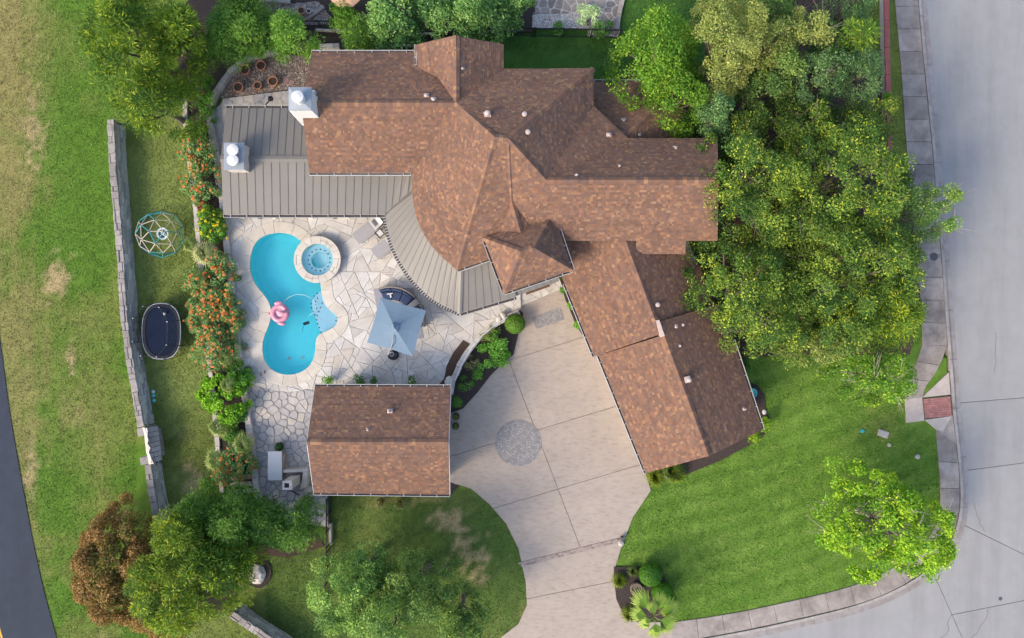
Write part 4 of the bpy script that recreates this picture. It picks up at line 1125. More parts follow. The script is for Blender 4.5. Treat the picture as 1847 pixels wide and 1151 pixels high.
# ================================================================== STONE WALLS, BED EDGES, FENCES
def frame_at(pts, k):
    a, b = pts[max(0, k - 1)], pts[min(len(pts) - 1, k + 1)]
    L = math.dist(a, b) or 1
    return ((b[0] - a[0]) / L, (b[1] - a[1]) / L)
def stone_wall(label, centre_px, top, thick, seed, name='stone_wall'):
    """dry-laid wall: rough core, thin ledge stones on both faces, big cap stones on top"""
    rnd = random.Random(seed)
    path = chaikin(PP(centre_px), False, 1)
    L = plen(path)
    root = thing(name, label, 'wall', (*path[len(path) // 2], 0))
    fine = resample(path, max(4, int(L / .5)))
    core = MB(); l, r = offset_poly(fine, -(thick / 2 - .07), False), offset_poly(fine, thick / 2 - .07, False)
    core.prism(l + r[::-1], -.15, top - .05); core.build('core', M['wall_core'], root)
    face = MB()
    for side in (1, -1):
        line = offset_poly(fine, side * (thick / 2 - .03), False)
        z = -.1
        while z < top - .1:
            h = min(rnd.uniform(.09, .2), top - .07 - z)
            if h < .03: break
            t = rnd.uniform(0, .3); ll = plen(line); res = resample(line, int(ll / .08))
            n = len(res); i = int(rnd.uniform(0, 4))
            while i < n - 2:
                w = rnd.randint(3, 11); j = min(n - 1, i + w)
                a, b = res[i], res[j]; d = math.dist(a, b)
                if d > .05:
                    u = ((b[0] - a[0]) / d, (b[1] - a[1]) / d); nn = (u[1] * side, -u[0] * side); pr = rnd.uniform(-.02, .03)
                    g = .01
                    q = [(a[0] + u[0] * g, a[1] + u[1] * g), (b[0] - u[0] * g, b[1] - u[1] * g)]
                    q = [(x - nn[0] * .1, y - nn[1] * .1) for x, y in q] + [(x + nn[0] * pr, y + nn[1] * pr) for x, y in q[::-1]]
                    f = rnd.uniform(.6, 1.1); col = rnd.choice(((.62, .60, .58), (.56, .54, .52), (.66, .61, .57), (.48, .46, .45)))
                    face.prism(q, z + .006, z + h - .006, 0, tuple(c * f for c in col))
                i = j
            z += h
    face.build('ledge_stones', M['wall_face'], root, kind='stuff')
    res = resample(path, int(L / .1)); i = 0; n = len(res)
    while i < n - 1:
        j = min(n - 1, i + rnd.randint(3, 8))
        if n - 1 - j < 3: j = n - 1
        a, b = res[i], res[j]; d = math.dist(a, b); u = ((b[0] - a[0]) / d, (b[1] - a[1]) / d); nn = (-u[1], u[0])
        def pt(t, e): return (a[0] + u[0] * d * t + nn[0] * e, a[1] + u[1] * d * t + nn[1] * e)
        h = thick / 2; jt = lambda: rnd.uniform(-.03, .03)
        split_e = rnd.uniform(-.14, .14) if rnd.random() < .6 else None
        zt = top + rnd.uniform(-.02, .035)
        if split_e is None:
            MB().prism([pt(.012, -h + jt()), pt(.5, -h + jt()), pt(.988, -h + jt()), pt(.988, h + jt()), pt(.5, h + jt()), pt(.012, h + jt())], top - .1, zt, .025).build('cap_stone', M['wall_stone'], root)
        else:
            MB().prism([pt(.012, -h + jt()), pt(.5, -h + jt()), pt(.988, -h + jt()), pt(.988, split_e), pt(.012, split_e)], top - .1, zt, .025).build('cap_stone', M['wall_stone'], root)
            MB().prism([pt(.012, split_e + .015), pt(.988, split_e + .015), pt(.988, h + jt()), pt(.5, h + jt()), pt(.012, h + jt())], top - .1, top + rnd.uniform(-.03, .03), .025).build('cap_stone', M['wall_stone'], root)
        i = j
    return root
def wc(pts, top, thick):
    """top-centre pixels -> ground-centre pixels"""
    k = (CAM_H - top) / CAM_H
    return [((x - GW / 2) * k + GW / 2, (y - GH / 2) * k + GH / 2) for x, y in pts]
WT = 1.2
stone_wall('long weathered stone boundary wall from the feathery tree to the gateway', wc([(199, 215), (201, 260), (203, 300), (210, 380), (217, 470), (222, 560), (229, 620), (240, 690), (254, 770)], WT, .42), WT, .42, 1)
stone_wall('short weathered stone boundary wall between gateway and russet tree', wc([(266, 838), (274, 890), (284, 945), (296, 1010), (320, 1065)], WT, .42), WT, .42, 2)
stone_wall('stone boundary wall angling away under the yellow-green tree', wc([(418, 1108), (440, 1124), (480, 1150), (540, 1190)], WT, .42), WT, .42, 3)
# gateway: two short piers and a pitched stone-slab roof
gate = thing('stone_gateway', 'small stone gateway with a pitched slab roof in the boundary wall', 'gateway', P(270, 800, 0))
gz0, gz1 = .98, 1.42
for pts in ([(247, 773), (262, 770), (265, 784), (249, 788)], [(252, 826), (267, 822), (270, 836), (254, 840)]):
    MB().prism(PP(pts, 1.2), -.1, 1.22, .03).build('pier', M['wall_stone'], gate)
MB().prism(PP([(262, 777), (276, 776), (284, 826), (272, 830)], .95), -.1, .97).build('gate_core', M['wall_stone'], gate)
ra, rb = Vector(P(262, 772, gz1)), Vector(P(274, 836, gz1))          # ridge (bright mortar) and the slope towards the lawn
ea, eb = Vector(P(284, 768, gz0)), Vector(P(292, 830, gz0))
rows = 5
rnd = random.Random(4)
for r in range(rows):
    for c in range(7):
        f0, f1 = r / rows, (r + 1) / rows + .03; t0, t1 = c / 7, (c + 1) / 7
        g = lambda t, f: (ra.lerp(rb, t)).lerp(ea.lerp(eb, t), f)
        a, b, cc, d = g(t0 + .008, f0), g(t1 - .008, f0), g(t1 - .008, f1), g(t0 + .008, f1)
        lift = Vector((0, 0, .05)); lo = Vector((0, 0, .02 + rnd.uniform(0, .02)))
        m_ = MB(); m_.face([a + lo, d + lift, cc + lift, b + lo]); m_.face([d + lift, d - lift, cc - lift, cc + lift]); m_.face([a + lo, a - lift, d - lift, d + lift]); m_.face([b + lo, cc + lift, cc - lift, b - lift])
        m_.build('slab', M['wall_stone'], gate)
m_ = MB(); wa, wb = Vector(P(257, 771, gz1 - .15)), Vector(P(268, 838, gz1 - .2))
pts_l, pts_r = [], []
for i in range(10):
    t = i / 9; pts_l.append(wa.lerp(wb, t) + Vector((rnd.uniform(-.03, .05), 0, 0))); pts_r.append(ra.lerp(rb, t) + Vector((rnd.uniform(-.02, .16), 0, .08)))
for i in range(9): m_.face([pts_l[i], pts_l[i + 1], pts_r[i + 1], pts_r[i]]); m_.face([pts_l[i + 1], pts_l[i], pts_l[i] - Vector((0, 0, .6)), pts_l[i + 1] - Vector((0, 0, .6))])
m_.build('mortar_ridge', M['white_stone'], gate)

def block_row(name, label, px, z0, z1, width, blen, m, seed, cat='wall', piece='block', z=0.0, smooth_it=1, bed=False):
    rnd = random.Random(seed); path = chaikin(PP(px, z), False, smooth_it); L = plen(path)
    root = thing(name, label, cat, (*path[len(path) // 2], 0))
    res = resample(path, max(3, int(L / .06))); n = len(res); i = 0
    while i < n - 1:
        j = min(n - 1, i + max(2, int(blen * rnd.uniform(.65, 1.35) / .06)))
        if n - 1 - j < 3: j = n - 1
        seg = res[i:j + 1:max(1, (j - i) // 3)]
        if seg[-1] != res[j]: seg.append(res[j])
        a, b = offset_poly(seg, -width / 2 * rnd.uniform(.9, 1.08), False), offset_poly(seg, width / 2 * rnd.uniform(.9, 1.08), False)
        q = clean(offset_poly(ccw(a + b[::-1]), -.008))
        if len(q) > 2: MB().prism(q, z0, z1 + rnd.uniform(-.012, .015), .015).build(piece, m, root)
        i = j
    return root
BZ = .32
block_row('retaining_wall', 'cream stone edging wall between the play lawn and the flower bed', [(333, 176), (334, 215), (337, 250), (342, 300), (349, 352), (353, 385), (358, 440), (364, 500), (368, 560), (373, 620), (380, 680), (384, 720), (390, 780), (394, 830), (400, 890)], -.1, BZ, .30, .75, M['white_stone'], 1, z=BZ)
block_row('retaining_wall', 'cream stone coping wall between the flower bed and pool terrace', [(375, 190), (378, 225), (385, 258), (394, 300), (399, 340), (402, 395), (408, 440), (413, 490), (420, 550), (427, 610), (433, 660), (440, 710), (448, 770), (455, 820), (460, 870), (466, 900), (472, 925)], -.1, PZ + .2, .38, .8, M['white_stone'], 2, z=PZ + .2)
block_row('retaining_wall', 'curved cream stone wall round the gravel bed of pots', [(378, 190), (384, 170), (393, 158), (399, 148), (408, 136), (424, 118), (446, 103), (470, 97), (502, 92)], -.1, .5, .30, .6, M['white_stone'], 3, z=.5)
block_row('bed_step', 'low stone step closing the end of the flower bed', [(412, 888), (435, 886), (462, 884)], -.1, .22, .26, .55, M['white_stone'], 4, 'step', z=.2)
for k, (y, l_) in enumerate(((862, 'upper'), (875, 'lower'))):
    block_row('bed_step', ['stone tread between the two bed walls below the orange blossom', 'second stone tread between the two bed walls'][k], [(415, y), (440, y - 2), (458, y - 3)], -.1, .28 - .06 * k, .32, .5, M['wall_stone'], 5 + k, 'step', z=.2)
block_row('retaining_wall', 'short pale stone wall stub beside the dark mulch behind the house', [(575, 84), (612, 83)], -.1, .35, .34, .5, M['white_stone'], 7, z=.3)
block_row('fence_plinth', 'thin white stone plinth below the black railings behind the house', [(569, 53), (615, 54)], -.1, .3, .13, .7, M['white_stone'], 8, 'plinth', z=.3)
for px, l_ in (([(745, 60), (783, 60), (784, 74)], 'white stone bed edging turning a corner beside the north gable'), ([(715, 82), (748, 81)], 'white stone bed edging under the round green bush')):
    block_row('bed_edging', l_, px, -.1, .2, .12, .6, M['white_stone'], 9, 'edging', z=.2, smooth_it=0)
# curved wall with a rail between terrace and driveway
cw = block_row('terrace_wall', 'curved cream stone wall with a white rail between terrace and driveway', [(937, 563), (905, 577), (875, 598), (850, 625), (832, 652), (820, 680), (812, 694)], -.1, .55, .36, .6, M['white_stone'], 10, z=.55)
crv = chaikin([P(x, y, .95) for x, y in [(915, 572), (890, 588), (862, 613), (842, 640), (828, 668), (820, 688)]], False, 2)
for zz in (.95, .75):
    MB().tube([(p[0], p[1], zz) for p in crv[::2]], .022, 6).build('rail', M['white_paint'], cw)
for i in range(0, len(crv), 3): MB().tube([(crv[i][0], crv[i][1], .5), (crv[i][0], crv[i][1], .95)], .018, 6).build('rail_post', M['black'], cw)
for (x, y) in ((908, 570), (900, 575), (811, 684), (809, 690)):
    c = P2(x, y, .6); m_ = MB(); m_.ellipsoid((c[0], c[1], .5), (.28, .2, .2), random.random() * 3, 8, 6); m_.build('stone_pile', M['rock'], cw)

# mulch beds
def bed(label, px, m, z=.05, name='planting_bed', cat='flower bed'):
    return MB().prism(PP(px), -.1, z).build(name, m, None, label, cat, kind='structure')
bed('dark mulched flower bed between the two cream stone walls', [(333, 176), (376, 190), (385, 258), (399, 330), (403, 395), (412, 490), (428, 620), (440, 710), (455, 820), (460, 888), (400, 890), (390, 780), (380, 680), (368, 560), (358, 440), (349, 352), (337, 250)], M['mulch'], .18)
bed('dark mulch under the feathery shrubs behind the gravel bed', [(310, 60), (340, 0), (500, -30), (660, -30), (760, 60), (748, 92), (565, 95), (500, 90), (440, 102), (396, 150), (378, 190), (340, 185)], M['mulch'], .06)
bed('mulched bed under the glossy hedge by the railings', [(600, 90), (600, -30), (965, -30), (965, 58), (850, 64), (780, 70), (740, 92)], M['mulch'], .07)
bed('brown mulch strip inside the curved terrace wall', [(836, 613), (848, 620), (822, 668), (812, 696), (790, 696), (802, 682), (806, 660), (818, 636)], M['brown_mulch'], PZ + .03)
bed('dark mulched bed between curved wall and driveway', [(938, 560), (944, 565), (936, 597), (926, 640), (905, 657), (885, 677), (862, 707), (835, 737), (812, 745), (812, 696), (822, 672), (842, 640), (872, 605)], M['mulch'], .08)
bed('narrow planting strip between the driveway and garage wall', [(1010, 505), (1030, 505), (1060, 600), (1050, 604), (1036, 580), (1022, 545)], M['mulch'], .07)
bed('mulched island bed with a palm beside the driveway mouth', [(1107, 1022), (1192, 1022), (1205, 1060), (1215, 1118), (1150, 1120), (1125, 1106), (1112, 1080), (1107, 1045)], M['mulch'], .06)
bed('mulch bed round the teal basin by the garage', [(1330, 690), (1345, 688), (1365, 694), (1379, 712), (1380, 735), (1390, 760), (1375, 790), (1300, 830), (1240, 855), (1170, 866), (1165, 845), (1340, 770)], M['mulch'], .05)
bed('round dark mulch ring under the lime tree', [(1600 + 42 * math.cos(t / 12 * 2 * math.pi), 925 + 40 * math.sin(t / 12 * 2 * math.pi)) for t in range(12)], M['mulch'], .04)
bed('round dark mulch ring around the white boulder', [(467 + 23 * math.cos(t / 14 * 2 * math.pi), 1033 + 28 * math.sin(t / 14 * 2 * math.pi)) for t in range(14)], M['mulch'], .04)
bed('mulch corner between the outbuilding and driveway', [(800, 865), (814, 870), (828, 876), (812, 893), (800, 893)], M['mulch'], .04)
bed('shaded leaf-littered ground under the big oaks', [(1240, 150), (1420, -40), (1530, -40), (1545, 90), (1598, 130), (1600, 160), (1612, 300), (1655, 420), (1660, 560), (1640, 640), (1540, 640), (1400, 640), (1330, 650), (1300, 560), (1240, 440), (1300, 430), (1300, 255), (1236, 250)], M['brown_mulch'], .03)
bed('shaded mulch under the russet and yellow-green trees', [(285, 935), (480, 905), (560, 945), (585, 985), (520, 1005), (470, 1000), (430, 1060), (420, 1110), (300, 1060)], M['brown_mulch'], .03)
# gravel beds: pebbles too many to count
def pebbles(name, label, poly_px, n, pal, size, seed, base_m, z=.1):
    rng = np.random.default_rng(seed)
    poly = PP(poly_px); b = MB().prism(poly, -.1, z).build(name + '_bed', base_m, None, label + ' base', 'gravel', kind='structure')
    xs = [p[0] for p in poly]; ys = [p[1] for p in poly]
    x = rng.uniform(min(xs), max(xs), n); y = rng.uniform(min(ys), max(ys), n)
    ok = inside(poly, x, y); x, y = x[ok], y[ok]; k = len(x)
    V = []; C = []
    s = rng.uniform(.5, 1.3, k) * size; a = rng.uniform(0, 6.28, k); pc_ = np.array(pal)[rng.integers(0, len(pal), k)] * rng.uniform(.7, 1.15, k)[:, None]
    top = np.stack([x, y, np.full(k, z) + s * .55], 1)
    ring_ = [np.stack([x + s * np.cos(a + q * np.pi / 2) * (1 if q % 2 else .7), y + s * np.sin(a + q * np.pi / 2) * (1 if q % 2 else .7), np.full(k, z) + s * .1], 1) for q in range(4)]
    quads = []
    cen = top
    for q in range(4):
        p, r = ring_[q], ring_[(q + 1) % 4]
        pi, ri_ = p + (cen - p) * .55, r + (cen - r) * .55; pi[:, 2] = cen[:, 2] - s * .08; ri_[:, 2] = cen[:, 2] - s * .08
        quads.append(np.stack([p, r, ri_, pi], 1))
    capq = np.stack([ring_[q] + (cen - ring_[q]) * .55 for q in range(4)], 1); capq[:, :, 2] = (cen[:, 2] - s * .08)[:, None]
    quads.append(capq)
    V = np.concatenate(quads); C = np.concatenate([pc_] * 5)
    o = quads_object(name, V, C, M['gravel'], None, 'stuff'); setp(o, label, 'gravel')
pebbles('river_gravel', 'brown and cream river gravel around the terracotta pots', [(396, 168), (403, 152), (430, 124), (470, 104), (505, 98), (562, 104), (560, 160), (520, 163), (402, 178)], 5200, [(.33, .25, .20), (.45, .37, .31), (.22, .16, .13), (.16, .11, .09), (.55, .48, .42)], .05, 3, M['gravel_bed'])
pebbles('white_gravel', 'white gravel in front of the neighbouring stone terrace', [(962, 24), (1062, 24), (1062, 52), (960, 52)], 2600, [(.55, .50, .48), (.62, .60, .58), (.40, .36, .34)], .06, 4, M['gravel_bed'], .06)
pebbles('grey_gravel', 'grey gravel yard beyond the railings behind the house', [(470, 6), (530, 8), (575, 4), (592, 26), (610, 44), (560, 46), (470, 40)], 2400, [(.33, .28, .26), (.45, .41, .39), (.22, .19, .18)], .06, 5, M['gravel_bed'], .08)
# neighbour's dark stone terrace
npoly = PP([(965, -30), (1120, -30), (1118, 66), (1060, 66), (1060, 24), (965, 24)], .12)
terrace('neighbour_terrace', 'dark brown fieldstone terrace behind the railings', [ccw(npoly)], voronoi((*P2(955, 75), *P2(1130, -40)), .55, 31), .12, M['dark_stone'], M['mortar'], .04, .08, 8)
block_row('neighbour_step', 'pale stone edging strip beside the dark fieldstone terrace', [(1125, -10), (1116, 25), (1112, 55)], -.1, .2, .3, .8, M['wall_stone'], 12, 'step')

# railings: black iron fences, every picket its own part
def railing(label, px0, px1, h, name='iron_railing', sp=.12):
    a, b = P2(*px0), P2(*px1); L = math.dist(a, b); n = int(L / sp); ang = math.atan2(b[1] - a[1], b[0] - a[0])
    root = thing(name, label, 'fence', (a[0], a[1], 0))
    pk = MB().box(a[0], a[1], -.05, h, .02, .02, ang).build('picket', M['black'], root)
    d = Vector((b[0] - a[0], b[1] - a[1], 0)) / n
    base = pk.location.copy()
    for i in range(1, n + 1):
        o = pk.copy(); COL.objects.link(o); o.parent = root; o.location = base + d * i
    for z in (.12, h - .16, h - .03):
        MB().prism(offset_poly([a, b], .018, False) + offset_poly([a, b], -.018, False)[::-1], z, z + .035).build('rail', M['black'], root)
    for i in range(0, n + 1, max(1, n // 3)):
        MB().box(a[0] + d.x * i, a[1] + d.y * i, -.05, h + .05, .06, .06, ang).build('post', M['black'], root)
    return root
railing('black iron railing running from the outbuilding across the lawn', (598, 893), (597, 985), 1.2)
railing('black iron railing across the lawn beside the spreading oak', (597, 986), (594, 1075), 1.2)
railing('black iron railing in front of the neighbouring dark stone terrace', (965, 66), (1118, 69), 1.25)
railing('black iron railing partly behind the glossy hedge', (790, 62), (964, 66), 1.25)
railing('black iron railing above the white plinth behind the house', (530, 51), (614, 53), 1.2)
block_row('railing_plinth', 'short white stone plinth below the lawn railing', [(595, 945), (595, 983)], -.1, .3, .16, .6, M['white_stone'], 13, 'plinth', z=.3)
# red capped boundary wall beside the pavement
red = thing('red_wall', 'low boundary wall with red painted caps beside the pavement', 'wall', P(1603, 140, 0))
rp = [(1598.5, -60), (1600, 40), (1602, 140), (1605, 250), (1606, 330)]
rl = PP(rp, .6); tot = resample(rl, 8)
for i in range(8):
    a, b = tot[i], tot[i + 1]
    MB().prism(offset_poly(ccw(offset_poly([a, b], -.16, False) + offset_poly([a, b], .16, False)[::-1]), -.008), .5, .62, .012).build('wall_cap', M['red_cap'], red)
MB().prism(offset_poly(rl, -.11, False) + offset_poly(rl, .11, False)[::-1], -.1, .5).build('wall_body', M['white_stone'], red)

# ================================================================== GARDEN AND POOL FURNITURE
def pot(x, y, r, h, label, m, grp=None, z0=.1, plant=None):
    c = P2(x, y, z0 + h); root = thing('plant_pot', label, 'pot', (c[0], c[1], z0), grp)
    MB().lathe([(r * .68, z0), (r * .9, z0 + h * .8), (r, z0 + h * .8), (r, z0 + h), (r * .84, z0 + h), (r * .80, z0 + h * .78)], c[0], c[1], 22, closed=True).build('pot_body', m, root, smooth=False)
    MB().lathe([(r * .81, z0 + h * .78), (r * .4, z0 + h * .82), (.001, z0 + h * .80)], c[0], c[1], 18).build('soil', M['soil'], root)
    return root
for x, y, r, l_ in ((441, 125, .31, 'terracotta pot beside the curved wall in the gravel bed, between two others'), (470, 117.5, .31, 'terracotta pot in the gravel closest to the feathery shrubs'), (429, 156.5, .31, 'terracotta pot in the gravel at the narrow end by the wall'), (464, 153.5, .245, 'smallest terracotta pot in the gravel bed, beside the fieldstone path'), (491.5, 146, .31, 'terracotta pot in the gravel beside the plum stepping stones')):
    pot(x, y, r, .42, l_, M['terracotta'])
pot(543, 19, .22, .38, 'terracotta pot on the neighbour\'s grey gravel', M['terracotta'], z0=.1)
pot(556.5, 19.5, .15, .34, 'small white pot with black soil on the grey gravel', M['white_paint'], z0=.1)
for x, y, r in ((516, 145, .2), (526, 149, .19)):
    c = P2(x, y, .12); MB().prism([(c[0] + r * math.cos(t * math.pi / 5) * random.uniform(.85, 1.1), c[1] + r * math.sin(t * math.pi / 5) * random.uniform(.85, 1.1)) for t in range(10)], .08, .15, .01).build('stepping_stone', M['plum_stone'], None, 'larger flat plum-coloured stepping stone in the river gravel' if x < 520 else 'smaller flat plum-coloured stepping stone towards the house chimney', 'stone', 'plum stepping stones')
# gooseneck lamp over the path
c = P(488, 178, 2.3); lp = thing('wall_lamp', 'black gooseneck lamp reaching over the fieldstone path', 'lamp', P(476, 194, 2.3))
MB().tube([P(475, 194, 2.55), P(480, 188, 2.75), P(486, 181, 2.7), P(488, 178.5, 2.45)], .035, 8).build('arm', M['black'], lp)
MB().lathe([(.05, 2.5), (.09, 2.42), (.17, 2.3), (.14, 2.29)], c[0], c[1], 14).build('shade', M['dark_grey'], lp)
bs = thing('garden_bench', 'grey stone slab bench on the neighbour\'s gravel', 'bench', P(495, 2, 0))
MB().prism(PP([(460, -8), (522, -4), (524, 6), (462, 2)], .45), .36, .46, .02).build('seat', M['wall_stone'], bs)
for x in (470, 512): MB().prism(PP([(x, -4), (x + 6, -4), (x + 6, 3), (x, 3)], .3), 0, .36).build('leg', M['wall_stone'], bs)
MB().prism(PP([(553, 29), (582, 8), (586, 14), (558, 34)], .3), 0, .3, .03).build('timber_sleeper', M['wall_stone'], None, 'weathered timber sleeper lying across the grey gravel', 'timber')
# tan parasol of the neighbour
tp = thing('tan_parasol', 'tan eight-sided parasol over the neighbour\'s yard', 'parasol', P(622, -14, 0))
cz_ = 2.6; cc = P(623, -22, cz_); ms = []
m_ = MB(); rim = [P(623 + 37 * math.cos(t * math.pi / 4 + .39), -22 - 37 * math.sin(t * math.pi / 4 + .39), 2.25) for t in range(8)]
for i in range(8): m_.face([rim[i], rim[(i + 1) % 8], (cc[0], cc[1], 2.75)])
m_.build('canopy', M['tan_canvas'], tp); MB().tube([(cc[0], cc[1], 0), (cc[0], cc[1], 2.8)], .03, 8).build('pole', M['beam'], tp)

# dome climber: two-frequency geodesic half sphere
dome = thing('dome_climber', 'teal and beige geodesic climbing dome on the play lawn', 'climbing frame', P(292, 423, 0))
phi = (1 + 5 ** .5) / 2
ico = [Vector(v).normalized() for v in ((-1, phi, 0), (1, phi, 0), (-1, -phi, 0), (1, -phi, 0), (0, -1, phi), (0, 1, phi), (0, -1, -phi), (0, 1, -phi), (phi, 0, -1), (phi, 0, 1), (-phi, 0, -1), (-phi, 0, 1))]
el = min((a - b).length for i, a in enumerate(ico) for b in ico[:i])
tris = [(i, j, k) for i in range(12) for j in range(i) for k in range(j) if max((ico[i] - ico[j]).length, (ico[j] - ico[k]).length, (ico[i] - ico[k]).length) < el * 1.05]
rot = ico[5].rotation_difference(Vector((0, 0, 1))).to_matrix()
rot = Matrix.Rotation(.35, 3, 'Z') @ rot
edges = {}
for t in tris:
    mids = [((ico[t[a]] + ico[t[b]]) / 2).normalized() for a, b in ((0, 1), (1, 2), (0, 2))]
    c3 = [ico[i] for i in t]
    for a, b in ((c3[0], mids[0]), (mids[0], c3[1]), (c3[1], mids[1]), (mids[1], c3[2]), (c3[2], mids[2]), (mids[2], c3[0]), (mids[0], mids[1]), (mids[1], mids[2]), (mids[0], mids[2])):
        ka, kb = tuple(round(q, 3) for q in a), tuple(round(q, 3) for q in b)
        edges[(min(ka, kb), max(ka, kb))] = (a, b)
DR = 1.42; dc = Vector(P(292, 423, 0)) ; rnd = random.Random(3); joints = {}
for a, b in edges.values():
    a, b = rot @ a, rot @ b
    if a.z < -.06 or b.z < -.06: continue
    pa, pb = dc + a * DR + Vector((0, 0, .05)), dc + b * DR + Vector((0, 0, .05))
    low = min(a.z, b.z) < .35
    MB().tube([pa, pb], .022, 6).build('bar', M['teal'] if (rnd.random() < (.7 if low else .45)) else M['beige'], dome)
    for p in (pa, pb): joints[tuple(round(q, 2) for q in p)] = p
for p in joints.values(): MB().ellipsoid(p, (.042, .042, .042), 0, 8, 6).build('joint', M['dark_grey'], dome)
c = P2(291, 421, 1.2); sw = thing('saucer_swing', 'mint green saucer swing hanging inside the climbing dome', 'swing', (c[0], c[1], 1.0))
n_ = 30
m_ = MB()
m_.lathe([(.26, 1.06), (.36, 1.09), (.37, 1.05), (.25, 1.02)], c[0], c[1], n_, closed=True); m_.build('rim', M['mint'], sw)
MB().lathe([(.26, 1.03), (.001, 1.03)], c[0], c[1], n_).build('seat', M['dark_grey'], sw)
m_ = MB()
for i in range(4): m_.box(c[0] + .13 * math.cos(i * math.pi / 2 + .78), c[1] + .13 * math.sin(i * math.pi / 2 + .78), 1.035, 1.06, .27, .05, i * math.pi / 2 + .78)
m_.lathe([(.09, 1.03), (.09, 1.07), (.045, 1.075), (.044, 1.04)], c[0], c[1], 16, closed=True); m_.build('spokes', M['mint'], sw)
for i in range(3):
    t = i * 2.094 + .5; MB().tube([(c[0] + .33 * math.cos(t), c[1] + .33 * math.sin(t), 1.06), (dc.x + .1 * math.cos(t), dc.y + .1 * math.sin(t), DR + .03)], .008, 5).build('rope', M['beige'], sw)

# oval trampoline
tc_ = P2(292, 597.5, .7); tr = thing('trampoline', 'oval navy trampoline with safety net beside the stone wall', 'trampoline', (tc_[0], tc_[1], 0))
def stad(rx, ry, z, n=44):
    out = []
    for i in range(n):
        t = 2 * math.pi * i / n; e = 2.6
        ct, st_ = math.cos(t), math.sin(t)
        out.append((tc_[0] + rx * math.copysign(abs(ct) ** (2 / e), ct), tc_[1] + ry * math.copysign(abs(st_) ** (2 / e), st_), z))
    return out
TZ = .75; a3, b3 = 1.14, 1.66
m_ = MB(); m_.face(stad(a3 * .86, b3 * .90, TZ)); m_.build('jumping_mat', M['tramp'], tr)
m_ = MB(); o1, o2 = stad(a3, b3, TZ + .03), stad(a3 * .85, b3 * .89, TZ + .03)
for i in range(44): m_.face([o1[i], o1[(i + 1) % 44], o2[(i + 1) % 44], o2[i]])
m_.build('spring_pad', M['pad'], tr)
fr_ = stad(a3 + .02, b3 + .02, TZ + .02)
MB().tube([*fr_, fr_[0]], .024, 6).build('frame_ring', M['steel'], tr)
th_ = [stad(a3 * .92, b3 * .92, 2.05)[int(i * 5.5 + 2.7)] for i in range(8)]; lo_ = [stad(a3 + .0, b3 + .0, TZ + .03)[int(i * 5.5 + 2.7)] for i in range(8)]
MB().tube([*th_, th_[0]], .010, 5).build('top_cord', M['dark_grey'], tr)
m_ = MB()
for i in range(8): m_.face([lo_[i], lo_[(i + 1) % 8], th_[(i + 1) % 8], th_[i]])
m_.build('safety_net', M['net'], tr)
for i in range(8):
    p, q = lo_[i], th_[i]
    pl_ = MB().tube([(p[0] + (p[0] - tc_[0]) * .03, p[1] + (p[1] - tc_[1]) * .03, 0), (p[0] + (p[0] - tc_[0]) * .03, p[1] + (p[1] - tc_[1]) * .03, 1.2), (q[0], q[1], 2.06)], .018, 6).build('net_pole', M['black'], tr)
    MB().ellipsoid((q[0], q[1], 2.09), (.035, .035, .04), 0, 8, 6).build('pole_tip', M['steel'], pl_)
c = P2(297, 566, .85); MB().ellipsoid((c[0], c[1], .86), (.09, .09, .09)).build('ball', M['white_paint'], None, 'small white ball lying on the trampoline', 'ball')
for y, l_ in ((706.5, 'pale teal disc in the grass, furthest of three from the gateway'), (713.5, 'teal disc in the grass, middle one of three'), (722.5, 'teal disc in the grass, closest of three to the gateway')):
    c = P2(276 + (y - 706) * .1, y, .05); MB().lathe([(.10, .0), (.11, .04), (.05, .06), (.001, .06)], c[0], c[1], 14).build('toy_disc', M['teal_light'] if y > 710 else M['mint'], None, l_, 'toy')

# cantilever parasol
um = thing('cantilever_parasol', 'light blue square cantilever parasol over the curved sofa', 'parasol', P(712, 640, PZ))
uc = [P(686, 536, 2.45), P(769, 560, 2.45), P(745, 643, 2.45), P(662, 618, 2.45)]
ctr = P(712, 591, 3.0)
m_ = MB(); N_ = 5
for i in range(4):
    a, b = Vector(uc[i]), Vector(uc[(i + 1) % 4]); mid = (a + b) / 2 + (Vector(ctr) - (a + b) / 2) * .035 + Vector((0, 0, .04)); mid.z = 2.52
    for p, q in ((a, mid), (mid, b)):
        c0 = Vector(ctr)
        for r in range(N_):
            f0, f1 = r / N_, (r + 1) / N_
            sag = lambda f: Vector((0, 0, -.05 * math.sin(math.pi * f)))
            P0, P1, Q0, Q1 = c0.lerp(p, f0) + sag(f0), c0.lerp(p, f1) + sag(f1), c0.lerp(q, f0) + sag(f0), c0.lerp(q, f1) + sag(f1)
            m_.face([P0, P1, Q1, Q0] if r else [c0, P1, Q1])
m_.build('canopy', M['canvas'], um)
m_ = MB(); v0 = Vector(ctr)
for i in range(4):
    a, b = Vector(uc[i]), Vector(uc[(i + 1) % 4])
    m_.face([v0 + Vector((0, 0, .16)), v0.lerp(a, .17) + Vector((0, 0, .05)), v0.lerp((a + b) / 2, .14) + Vector((0, 0, .06))]); m_.face([v0 + Vector((0, 0, .16)), v0.lerp((a + b) / 2, .14) + Vector((0, 0, .06)), v0.lerp(b, .17) + Vector((0, 0, .05))])
m_.build('vent_flap', M['canvas'], um)
MB().lathe([(.05, 3.1), (.07, 3.2), (.03, 3.27), (.001, 3.28)], ctr[0], ctr[1], 10).build('finial', M['canvas'], um)
for i in range(4): MB().tube([Vector(ctr) - Vector((0, 0, .2)), Vector(uc[i]) - Vector((0, 0, .06))], .018, 5).build('rib', M['dark_grey'], um)
bx = P2(709, 637, .4)
MB().prism([(bx[0] + .33 * math.cos(t * math.pi / 8) , bx[1] - .12 + .30 * math.sin(t * math.pi / 8)) for t in range(16)], PZ, PZ + .26, .06).build('base', M['pad'], um)
